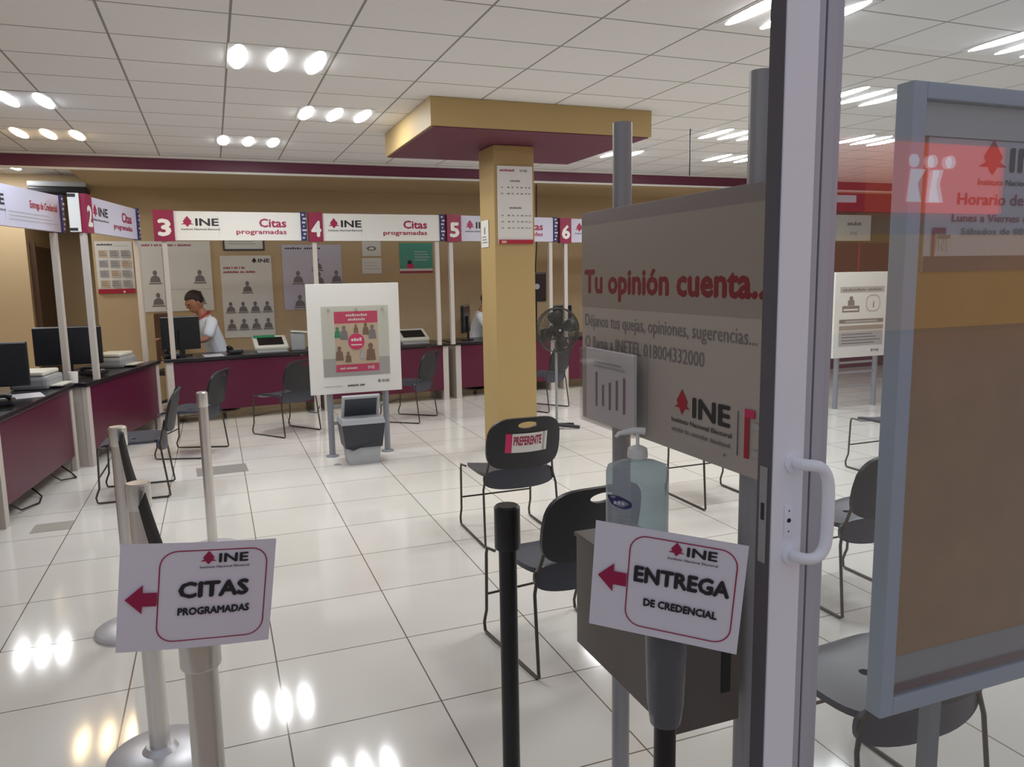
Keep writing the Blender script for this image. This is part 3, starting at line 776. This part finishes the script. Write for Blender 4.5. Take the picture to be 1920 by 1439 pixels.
# ---------------------------------------------------------------- floor marks and bin
fm = MB().span((-.20, -.14, 0), (.20, .14, .002), mat('floor_sticker_grey', (150, 146, 140), .5)).build('floor_sticker', loc=(-.03, 7.13, 0.0005)); fm.rotation_euler = (0, 0, math.radians(3)); fm.scale = (1.05, 1.1, 1)
tag(fm, 'grey worn rectangle stuck on the floor behind the far chrome queue post', 'floor sticker')
fm2 = MB().span((-.12, -.10, 0), (.12, .10, .002), mat('floor_plate_metal', (176, 172, 162), .35)).build('floor_outlet', loc=(-1.14, 5.92, 0.0005)); tag(fm2, 'small flat outlet plate in the floor before the left counter', 'floor outlet')
tag(MB().lathe([(.03, 0), (.03, .004)], M_devg).build('floor_stud', loc=(.94, 6.88, .0005)), 'tiny round floor stud at the foot of the poster stand', 'floor stud')

bn = empty('waste_bin', (1.17, 6.90, 0), 0, 'grey waste bin with a black bag and tilted flap under the poster stand', 'bin')
b_ = MB()
def frus(mb, w0, d0, z0, w1, d1, z1, m):
    V = [(-w0, -d0, z0), (w0, -d0, z0), (w0, d0, z0), (-w0, d0, z0), (-w1, -d1, z1), (w1, -d1, z1), (w1, d1, z1), (-w1, d1, z1)]
    return mb.add(V, [(0, 3, 2, 1), (4, 5, 6, 7), (0, 1, 5, 4), (1, 2, 6, 5), (2, 3, 7, 6), (3, 0, 4, 7)], m)
frus(b_, .135, .11, 0, .175, .14, .36, M_bin).build('body', bn)
bb = MB(); frus(bb, .165, .135, .16, .190, .152, .372, M_bag)
bb.add([(-.165, -.137, .17), (.165, -.137, .23), (.17, -.141, .24), (-.10, -.141, .14)], [(0, 1, 2, 3)], M_bag)
bb.build('bag', bn)
frus(MB(), .195, .158, .375, .185, .15, .42, M_bin).build('rim', bn)
ld = MB(); TT = Matrix.Translation((0, -.02, .52)) @ Matrix.Rotation(math.radians(-62), 4, 'X')
ld.box((0, 0, 0), (.34, .24, .03), M_bin, M=TT, bev=.012); ld.build('lid_frame', bn)
MB().box((0, 0, -.0), (.29, .19, .036), M_bag, M=TT, bev=.005).build('flap', bn)

# ---------------------------------------------------------------- framed poster stand (middle)
ps = empty('poster_stand', (1.20, 7.19, 0), 0, 'white display board with a pink voting poster on two grey posts', 'display stand')
MB().span((-.425, -.015, .60), (.425, .015, 1.615), M_white, bev=.004).build('board', ps)
for x in (-.25, .275):
    MB().cyl((x, .045, .0), (x, .045, 1.3), .029, M_post, 16).build('post', ps)
    MB().lathe([(.06, 0), (.055, .012), (.032, .02)], M_post, (x, .045, 0), 20).build('foot', ps)
for z in (.30, .46): MB().span((-.25, .035, z), (.275, .055, z + .03), M_devg).build('crossbar', ps)
MB().span((-.30, -.024, .76), (.315, -.018, 1.41), M_acry).build('acrylic_cover', ps)
p = Print(-.0155)
p.rect(-.30, .76, .315, 1.41, mat('sheet_pale', (214, 216, 208), .4)); p.rect(-.30, .76, .315, .93, M_lgrey)  # lower grey strip is the cover's reflection painted on the sheet
p.rect(-.185, .80, .215, 1.36, M_skinp)
p.rect(-.185, 1.25, .215, 1.36, M_pink).strokes((10,), .02, 1.315, .022, M_white, w=.20, align='C', bold=.02).strokes((9,), .02, 1.275, .022, M_white, w=.16, align='C', bold=.02)
p.rect(-.185, .80, .215, .87, M_pink).text('INE', .14, .82, .03, M_white, w=.06, align='C', bold=.02).strokes((4, 9,), -.07, .825, .02, M_white, w=.16, align='C', bold=.02)
for (x, z, h, m) in ((-.16, 1.12, .10, M_green), (-.10, 1.10, .13, M_grey), (.01, 1.16, .08, M_brown), (.10, 1.14, .11, M_brown), (.16, 1.10, .13, M_grey), (-.15, .91, .13, M_brown), (-.07, .89, .10, M_brown), (.14, .90, .16, M_brown), (.06, .92, .08, M_lgrey)):
    p.disc(x, z + h * .85, h * .14, m, h * .16, 10); p.poly([(x - h * .28, z), (x + h * .28, z), (x + h * .22, z + h * .6), (x, z + h * .75), (x - h * .22, z + h * .6)], m)
p.disc(.01, 1.08, .075, M_pink).strokes((4,), .01, 1.085, .03, M_white, w=.10, align='C', bold=.03).rect(-.04, 1.045, .06, 1.055, M_white)
p.text('Instituto Nacional Electoral', -.30, .665, .014, M_grey, w=.16).strokes((9, 4,), -.09, .665, .018, M_black, w=.16, bold=.02); p.logo(.19, .67, .045, M_grey, M_grey, sub=False)
p.build('print', ps)
for x in (-.235, .02, .26): 
    q = MB().cyl((x, -.025, 1.375), (x, -.035, 1.375), .012, M_chrome, 12).build('stud', ps)

# ---------------------------------------------------------------- second stand, far right behind the glass
rs = empty('information_stand', (7.20, 7.1, 0), 0, 'white information board on grey legs seen through the glass', 'display stand')
MB().span((-.415, -.015, .62), (.415, .015, 1.632), M_white, bev=.004).build('board', rs)
for x in (-.30, .30): MB().cyl((x, .04, 0), (x, .04, 1.3), .03, M_post).build('post', rs)
for z in (.25, .42, .54): MB().span((-.30, .03, z), (.30, .05, z + .025), M_devg).build('crossbar', rs)
p = Print(-.0155)
p.rect(-.34, 1.39, .34, 1.46, M_lgrey).strokes((11, 7,), 0, 1.41, .03, M_grey, w=.6, align='C', bold=.02)
p.rect(-.30, 1.16, -.04, 1.235, M_grey).rect(-.28, 1.18, -.06, 1.20, M_white).rect(-.22, 1.24, -.12, 1.30, M_grey).disc(-.17, 1.32, .03, M_grey)
p.ring(.06, 1.16, .28, 1.36, .08, .012, M_lgrey).text('i', .17, 1.21, .08, M_grey, bold=.03)
p.rect(-.34, 1.03, .34, 1.075, M_grey).rect(-.25, 1.04, .25, 1.06, M_lgrey).rect(-.34, .76, .34, .93, M_lgrey).lines(-.3, .3, .89, 4, .035, .012, M_grey)
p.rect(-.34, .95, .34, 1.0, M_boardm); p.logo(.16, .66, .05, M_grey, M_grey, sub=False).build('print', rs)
# red wall panels with white sign at the far right
wpn = empty('red_wall_panel', (10.15, 10.1, 0), 0, 'maroon wall panels at the far right behind the glass', 'wall panel')
MB().span((-.75, 0, 0), (1.2, .1, 2.1), M_maroon).build('lower_panel', wpn); MB().span((-.75, 0, 2.60), (1.2, .1, 3.035), M_maroon).span((-.75, .02, 2.1), (-.68, .09, 2.6), M_maroon).span((1.13, .02, 2.1), (1.2, .09, 2.6), M_maroon).build('upper_panel', wpn)
wp2 = MB().span((-.02, -.01, 1.0), (.0, 0, 2.1), M_pink).build('seam', wpn)
ws = empty('wall_sign', (9.98, 10.095, 2.13), 0, 'white wall sign with two dark lines above the maroon panels', 'sign')
MB().span((-.36, -.03, 0), (.36, -.001, .42), M_white).build('panel', ws)
Print(-.031).strokes((6,), 0, .25, .06, M_grey, w=.3, align='C', bold=.03).text('INE', 0, .10, .05, M_lgrey, w=.15, align='C', bold=.03).build('lettering', ws)

# ---------------------------------------------------------------- pedestal fan
fn = empty('pedestal_fan', (3.38, 7.42, 0), 0, 'dark round pedestal fan standing right of the yellow column', 'fan')
MB().tube([(0, .06, .03), (0, .06, .95)], .014, M_devg, 10).build('pole', fn)
for a in (20, 160, 200, 340):
    c, s_ = math.cos(math.radians(a)), math.sin(math.radians(a)); MB().tube([(0, .06, .05), (c * .25, .06 + s_ * .25, .02)], [.02, .018], M_blk, 8).build('foot', fn)
MB().cyl((0, .0, 1.08), (0, .14, 1.08), .07, M_blk, 20, r2=.05).build('motor', fn)
hb = MB().cyl((0, -.045, 1.08), (0, -.02, 1.08), .035, M_blk, 20).cyl((0, -.047, 1.08), (0, -.0455, 1.08), .016, M_devg, 16)
hb.build('hub', fn)
g = MB(); M_fan = mat('fan_wire', (84, 84, 80), .4, .4)
for R_, y in ((.235, -.02), (.225, -.026), (.205, -.032), (.185, -.037), (.165, -.040), (.145, -.044), (.12, -.048), (.10, -.049), (.08, -.05), (.05, -.05), (.235, .05), (.235, .015)):
    g.tube([(R_ * math.cos(2 * PI * k / 32), y, 1.08 + R_ * math.sin(2 * PI * k / 32)) for k in range(33)], .0022 if R_ < .23 else .005, M_fan, 5, cap=False)
for k in range(72):
    c, s_ = math.cos(2 * PI * k / 72), math.sin(2 * PI * k / 72)
    g.tube([(.03 * c, -.05, 1.08 + .03 * s_), (.12 * c, -.048, 1.08 + .12 * s_), (.17 * c, -.038, 1.08 + .17 * s_), (.235 * c, -.02, 1.08 + .235 * s_), (.235 * c, .05, 1.08 + .235 * s_), (.07 * c, .1, 1.08 + .07 * s_)], .0018, M_fan, 4, cap=False)
g.build('grille', fn)
for k in range(4):
    a = k * PI / 2 + .3; bl = MB(); V = []
    for t in range(7):
        rr = .03 + .185 * t / 6
        for sgn in (-1, 1):
            an = a + sgn * (.30 + .20 * math.sin(PI * t / 6)); V.append((rr * math.cos(an), .012 * sgn, 1.08 + rr * math.sin(an)))
    bl.add(V, [(2 * t, 2 * t + 1, 2 * t + 3, 2 * t + 2) for t in range(6)], mat('fan_blade_grey', (70, 72, 70), .4), True)
    o = bl.build('blade', fn); sd = o.modifiers.new('s', 'SOLIDIFY'); sd.thickness = .003

tag(MB().cyl((4.42, 6.58, 2.60), (4.42, 6.58, ZC - .001), .006, M_blk, 8).build('ceiling_rod'), 'thin dark rod hanging from the ceiling between the two grey board posts', 'rod')
tag(MB().tube([(4.26, 10.04, 2.899), (4.26, 10.06, 2.0), (4.30, 10.2, 1.8), (4.34, 10.30, 1.698)], .008, M_blk, 6).build('hanging_cable'), 'thin dark cable running down beside the column to the photo equipment', 'cable')

# ---------------------------------------------------------------- queue posts
def stanchion(x, y, label, m, h=1.0, rp=.034, rc=.040, ch=.09, name='queue_post', bm=None):
    r = empty(name, (x, y, 0), 0, label, 'queue post')
    MB().lathe([(.175, 0), (.175, .014), (.165, .022), (.06, .032), (.045, .05)], bm or (M_basec if m is M_chrome else m), (0, 0, 0), 40).build('base', r)
    MB().cyl((0, 0, .03), (0, 0, h - ch), rp, m, 28).build('pole', r)
    MB().lathe([(rc - .002, h - ch), (rc, h - ch + .004), (rc, h - .006), (rc - .006, h)], m, (0, 0, 0), 28).build('head', r)
    return r
stanchion(-.46, 3.955, 'chrome queue post at the left with its round base showing left of the sheet', M_chrome)
stanchion(-.28, 2.80, 'chrome queue post behind the CITAS sheet, second nearest', M_chrome)
stanchion(-.105, 4.97, 'far slim chrome queue post standing alone above the CITAS sheet', M_chrome, rp=.030, rc=.033)
s4 = stanchion(-.0735, 1.612, 'grey queue post carrying the CITAS sheet', M_chrome, h=1.0, rp=.032, rc=.040, ch=.11)
stanchion(.752, 2.02, 'tall black queue post standing left of the ENTREGA sheet', M_blk, h=1.01, rp=.0265, rc=.038, ch=.13)
s6 = stanchion(.785, 1.226, 'black queue post carrying the ENTREGA sheet', M_blk, h=1.02, rp=.022, rc=.034, ch=.10)
MB().lathe([(.030, .78), (.036, .82), (.040, .93), (.041, .995)], M_film, (0, 0, 0), 20).build('plastic_wrap', s6)
def belt(a, b, sag, label):
    a = Vector(a); b = Vector(b); n = 14; mb = MB(); V = []
    for k in range(n + 1):
        t = k / n; p_ = a.lerp(b, t); p_.z -= sag * 4 * t * (1 - t); w = .024
        V += [(p_.x - .012, p_.y, p_.z - w), (p_.x + .012, p_.y, p_.z + w)]
    mb.add(V, [(2 * k, 2 * k + 1, 2 * k + 3, 2 * k + 2) for k in range(n)], M_belt, True)
    o = mb.build('queue_belt'); sd = o.modifiers.new('s', 'SOLIDIFY'); sd.thickness = .0025; tag(o, label, 'belt')
belt((-.445, 3.92, .955), (-.292, 2.842, .95), .03, 'black webbing belt between the two left chrome posts')
belt((-.268, 2.758, .95), (-.09, 1.665, .94), .03, 'black webbing belt running from the second chrome post down behind CITAS sheet')

# ---------------------------------------------------------------- paper signs at the front
def paper_sign(c, xdir, ydir, label, w, h, draw, name='paper_sign', curl=0.0):
    X = Vector(xdir).normalized(); Zd = Vector(ydir); Zd = (Zd - X * Zd.dot(X)).normalized(); Y = Zd.cross(X).normalized()
    o = bpy.data.objects.new(name, None); COL.objects.link(o); o.empty_display_size = .05
    Mx = Matrix((X, Y, Zd)).transposed().to_4x4(); Mx.translation = Vector(c); o.matrix_world = Mx
    tag(o, label, 'sign')
    sh = MB(); n = 12; V = []
    for y in (0, .0012):
        for i in range(n + 1):
            for j in range(n + 1):
                u = -w / 2 + w * i / n; v = -h / 2 + h * j / n
                V.append((u, y + curl * ((u / w) ** 2) * 2 + curl * max(0, -v / h) ** 2 * 2, v))
    N1 = (n + 1) ** 2; F = []
    for k in (0, 1):
        for i in range(n):
            for j in range(n):
                a = k * N1 + i * (n + 1) + j; F.append((a, a + 1, a + n + 2, a + n + 1))
    sh.add(V, F, M_paper, True).build('sheet', o)
    p_ = Print(-.0016, .0002); draw(p_)
    for i, v in enumerate(p_.mb.v): p_.mb.v[i] = Vector((v.x, v.y + curl * ((v.x / w) ** 2) * 2 + curl * max(0, -v.z / h) ** 2 * 2, v.z))
    p_.build('print', o)
    return o
def d_sign(word, sub, ww, sw, zs):
    def f(p_):
        p_.ring(-.072, -.092, .125, .094, .032, .0022, M_ink)
        p_.logo(.000, .054, .034)
        p_.text(word, .028, .002 if zs else .000, .030, M_black, w=ww, align='C', bold=.055)
        p_.text(sub, .030, -.045 if zs else -.036, .0145, M_black, w=sw, align='C', bold=.06)
        p_.poly([(-.128, 0), (-.098, .029), (-.098, .013), (-.073, .013), (-.073, -.014), (-.098, -.014), (-.098, -.029)], M_ink)
    return f
paper_sign((.7518, 1.1786, 1.0876), (.7615, -.6430, -.0817), (.0223, -.1000, .9947), 'tilted white sheet reading ENTREGA DE CREDENCIAL with a maroon left arrow', .279, .216, d_sign('ENTREGA', 'DE CREDENCIAL', .172, .134, True))
paper_sign((-.0661, 1.5463, 1.0629), (.9914, .0540, -.1196), (.1219, -.0417, .9917), 'white sheet reading CITAS PROGRAMADAS with a maroon left arrow', .279, .218, d_sign('CITAS', 'PROGRAMADAS', .125, .130, False), curl=.012)

# ---------------------------------------------------------------- opinion board with its posts
KB = .955; ZB = -H * (1 - KB) / KB      # size of the board group against the first survey
ob = empty('opinion_board', (1.165, 1.36, 0), -PI / 2, 'greige board headed Tu opinion cuenta on two tall grey posts', 'display board')
# local: x to the right as seen (world -Y), y away from viewer (world +X); board spans world Y 2.36 .. 1.36
MB().span((-1.0, 0, 1.18), (-.035, .018, 1.868), M_board, bev=.002).build('board', ob)
MB().span((-.034, -.002, 1.178), (.0, .022, 1.87), M_alu).build('edge_trim', ob)
def bx_(y): return -(y - 1.36)
p = Print(-.0006, .0002)
p.rect(-.999, 1.825, -.036, 1.867, M_boardd)  # darker top band: shading on the board painted as flat colour
p.rect(-.999, 1.56, -.036, 1.825, M_boardm)  # mid band, likewise shading put into the board's colour
p.text('Tu opinión cuenta..', bx_(2.335), 1.608, .072, mat('deep_red_ink', (128, 14, 36), .45), w=.905, bold=.05)
p.text('Déjanos tus quejas, opiniones, sugerencias...', bx_(2.335), 1.497, .040, M_grey, w=.885)
p.text('O llama a INETEL 018004332000', bx_(2.335), 1.425, .040, M_grey, w=.68)
p.mb.add([(0, 0, 0)] * 0, [], M_red)
cx, cz = bx_(1.752), 1.318
p.poly([(cx, cz + .038), (cx + .026, cz + .004), (cx + .006, cz - .024), (cx, cz - .032), (cx - .006, cz - .024), (cx - .026, cz + .004)], M_red)
p.poly([(cx - .036, cz - .014), (cx - .018, cz - .004), (cx + .018, cz - .004), (cx + .036, cz - .014)], M_red)
p.text('INE', bx_(1.70), 1.288, .052, M_black, w=.155, bold=.035)
p.text('Instituto Nacional Electoral', bx_(1.80), 1.262, .012, M_black, w=.265, bold=.02)
p.strokes((6, 2, 8, 9,), bx_(1.80), 1.236, .010, M_grey, w=.26)
p.rect(bx_(1.512), 1.225, bx_(1.509), 1.335, M_black)
p.rect(bx_(1.485), 1.225, bx_(1.468), 1.345, M_red).rect(bx_(1.485), 1.325, bx_(1.448), 1.345, M_pink).rect(bx_(1.455), 1.235, bx_(1.430), 1.25, M_lgrey).rect(bx_(1.455), 1.30, bx_(1.430), 1.315, M_lgrey)
p.disc(bx_(1.56), 1.215, .004, M_grey)
p.build('lettering', ob)
for (yy, zt) in ((2.18, 2.13), (1.522, 2.125)):
    MB().cyl((bx_(yy), .052, ZB), (bx_(yy), .052, zt), .030, M_postd, 24).build('post', ob)
# brochure holder hung on the board
bh = empty('brochure_holder', (1.162, 2.10, 1.19), -PI / 2, 'clear acrylic holder with a white leaflet, hung on the opinion board', 'brochure holder')
MB().span((-.175, -.050, 0), (.175, -.045, .24), M_acry).span((-.175, -.045, 0), (.175, -.002, .005), M_acry).span((-.175, -.045, .005), (-.170, -.002, .24), M_acry).span((.170, -.045, .005), (.175, -.002, .24), M_acry).build('holder', bh)
lf = empty('leaflet', (1.162 - .03, 2.10, 1.197), -PI / 2, 'white printed leaflet with dark upright strokes inside the acrylic holder', 'leaflet')
MB().span((-.155, -.004, 0), (.155, .004, .235), M_paper).build('sheet', lf)
p = Print(-.0045)
for k in range(5): p.rect(-.09 + k * .045, .05 + .006 * (k % 2), -.078 + k * .045, .16 - .012 * ((k * 3) % 4), M_grey)
p.lines(-.10, .12, .19, 2, .012, .005, M_lgrey).build('print', lf)
# suggestion box
sb = empty('suggestion_box', (1.045, 1.71, .575), 0, 'grey-brown box shelf fixed low on the opinion board posts', 'box')
MB().span((-.095, -.26, 0), (.095, .26, .33), M_taupe, bev=.003).build('body', sb)
MB().span((-.10, -.265, .331), (.10, .265, .343), M_taupe, bev=.002).build('top', sb)
MB().span((.040, -.262, .08), (.066, -.2605, .25), M_blk).build('slot', sb)
# gel bottle
gb = empty('gel_bottle', (1.055, 1.80, .919), math.radians(-25), 'large clear gel sanitizer pump bottle with a small blue oval mark', 'bottle')
MB().lathe([(.060, 0), (.082, .006), (.086, .03), (.086, .212), (.081, .228), (.050, .240), (.022, .243), (.022, .25)], M_gel, (0, 0, 0), 36, 1.0, .62).build('body', gb)
MB().lathe([(.028, .25), (.028, .262), (.026, .275), (.012, .282)], M_white, (0, 0, 0), 24).build('cap', gb)
MB().cyl((0, 0, .28), (0, 0, .315), .005, M_white, 10).build('pump_stem', gb)
MB().tube([(.02, 0, .322), (-.01, 0, .324), (-.05, 0, .316), (-.06, 0, .306)], [.010, .009, .006, .004], M_white, 10).build('pump_head', gb)
p = Print(-.054)
p.poly([(-.052 + .032 * math.cos(t * PI / 10) * (1 + .1 * math.sin(t)), .135 + .016 * math.sin(t * PI / 10) - .25 * .032 * math.cos(t * PI / 10)) for t in range(20)], M_navy)
p.strokes((3,), -.053, .128, .012, M_lav, w=.030, align='C', bold=.02).lines(-.07, -.02, .10, 3, .012, .003, M_lgrey)
lo = p.build('label', gb)
for v in lo.data.vertices:
    x_ = v.co.x; v.co.y = -.62 * math.sqrt(max(0, .0885 ** 2 - x_ * x_)) - (0.0 if abs(v.co.y + .054) < 1e-9 else (-.054 - v.co.y))

for o_ in (ob, bh, lf, sb, gb):
    o_.location = Vector((0, 0, H)) + (o_.location - Vector((0, 0, H))) * KB; o_.scale = (KB, KB, KB)

# ---------------------------------------------------------------- glass door leaf
dr = tag(bpy.data.objects.new('door_1', None), kind='structure'); COL.objects.link(dr); dr.location = (1.011, 1.2, 0)
MB().span((0, .0, .0), (.076, .045, 2.45), M_wal, bev=.004).build('stile', dr)
MB().span((-.003, .003, .0), (-.0005, .043, 2.45), mat('brush_seal', (96, 92, 98), .8)).build('edge_strip', dr)
MB().span((-.0045, .012, 1.08), (-.0032, .034, 1.28), M_postd).span((-.0052, .018, 1.17), (-.0046, .028, 1.205), M_blk).build('strike_plate', dr)
bd = MB().span((.0765, .006, 0), (.094, .042, 2.45), M_alu).span((.0945, .018, 0), (.099, .038, 2.45), M_blk).span((.0995, .006, 0), (.124, .040, 2.45), M_alu).span((.1245, .014, 0), (.146, .036, 2.45), M_alu)
bd.build('glazing_bead', dr)
MB().span((.1465, .020, .0), (2.6, .026, 2.45), M_glass).build('glass', dr)
MB().span((.0, .0, 2.455), (2.6, .045, 2.56), M_wal).build('top_rail', dr)
MB().span((.135, .004, 0.0), (2.6, .018, .08), M_wal).build('bottom_rail', dr)
hd = MB().tube([(.047, -.002, 1.288), (.047, -.03, 1.290), (.065, -.045, 1.290), (.082, -.047, 1.284), (.094, -.048, 1.262), (.097, -.048, 1.23), (.097, -.048, 1.15), (.094, -.048, 1.122), (.082, -.047, 1.105), (.065, -.045, 1.098), (.047, -.03, 1.098), (.047, -.002, 1.098)], [.012, .012, .012, .0125, .0125, .0125, .0125, .0125, .0125, .012, .012, .012], M_wal, 16)
h_o = hd.build('handle', dr); sbm = h_o.modifiers.new('s', 'SUBSURF'); sbm.levels = 1; sbm.render_levels = 2
for z in (1.288, 1.098): MB().cyl((.047, -.0005, z), (.047, -.006, z), .020, M_wal, 24).build('rosette', dr)
pk = MB().span((.030, -.003, 1.135), (.050, -.0005, 1.20), M_wal, bev=.001).cyl((.040, -.0031, 1.170), (.040, -.0045, 1.170), .0045, M_blk, 14).cyl((.040, -.0031, 1.19), (.040, -.004, 1.19), .002, M_grey, 8).cyl((.040, -.0031, 1.147), (.040, -.004, 1.147), .002, M_grey, 8)
pk.build('lock_plate', dr)

# ---------------------------------------------------------------- notice case behind the glass
nc = empty('notice_case', (1.405, 1.27, 0), 0, 'blue-grey glazed notice case with cork back and opening hours poster', 'notice case')
W = 1.15; z0, z1 = .612, 2.062
f = MB().span((0, 0, z0), (.04, .045, z1), M_case, bev=.003).span((W - .04, 0, z0), (W, .045, z1), M_case, bev=.003).span((.0405, 0, z1 - .035), (W - .0405, .045, z1), M_case, bev=.003).span((.0405, 0, z0), (W - .0405, .045, z0 + .045), M_case, bev=.003)
f.build('frame', nc)
MB().span((.0405, .030, z0 + .0455), (W - .0405, .044, z1 - .0355), M_cork).build('cork_panel', nc)
MB().span((.0405, .006, z0 + .0455), (W - .0405, .009, z1 - .0355), M_cglass).build('glass', nc)
MB().add([(.043, .011, z0 + .05), (W - .043, .011, z0 + .05), (W - .043, .028, z0 + .13), (.043, .028, z0 + .13)], [(0, 1, 2, 3)], M_lgrey).build('ledge', nc)
p = Print(.0105); p.rect(.043, z0 + .05, W - .043, z0 + .072, M_maroon); p.build('ledge_strip', nc)
MB().span((.0405, .020, 1.955), (W - .0405, .0295, z1 - .036), M_white).build('top_reflection', nc)  # white strip paints the outside ceiling's reflection at the case top
for x in (.195, W - .20): MB().span((x - .018, .012, 0), (x + .018, .044, z0), M_post).build('leg', nc)
hp_ = empty('hours_poster', (1.485, 1.27, 1.66), 0, 'white opening hours poster with the INE emblem and a purple lower strip', 'poster')
MB().span((0, .024, 0), (.98, .029, .293), M_paper).build('sheet', hp_)
p = Print(.0235)
p.rect(0, 0, .98, .035, mat('purple_ink', (88, 44, 100), .4))
p.logo(.155, .185, .10); p.text('Horario de Atención', .095, .150, .026, M_ink, w=.40, bold=.015)
p.text('Lunes a Viernes de 8:00 a 15:00', .080, .112, .017, M_ink, w=.44, bold=.015); p.text('Sábados de 08:00 a 13:00', .110, .083, .015, M_grey, w=.36, bold=.015)
p.rect(.022, .035, .030, .09, M_ink).rect(.022, .085, .062, .098, M_ink); p.text('INE', .035, .048, .024, M_white, w=.045, bold=.03).strokes((6,), .036, .074, .010, M_grey, w=.04, bold=.02)
p.build('print', hp_)
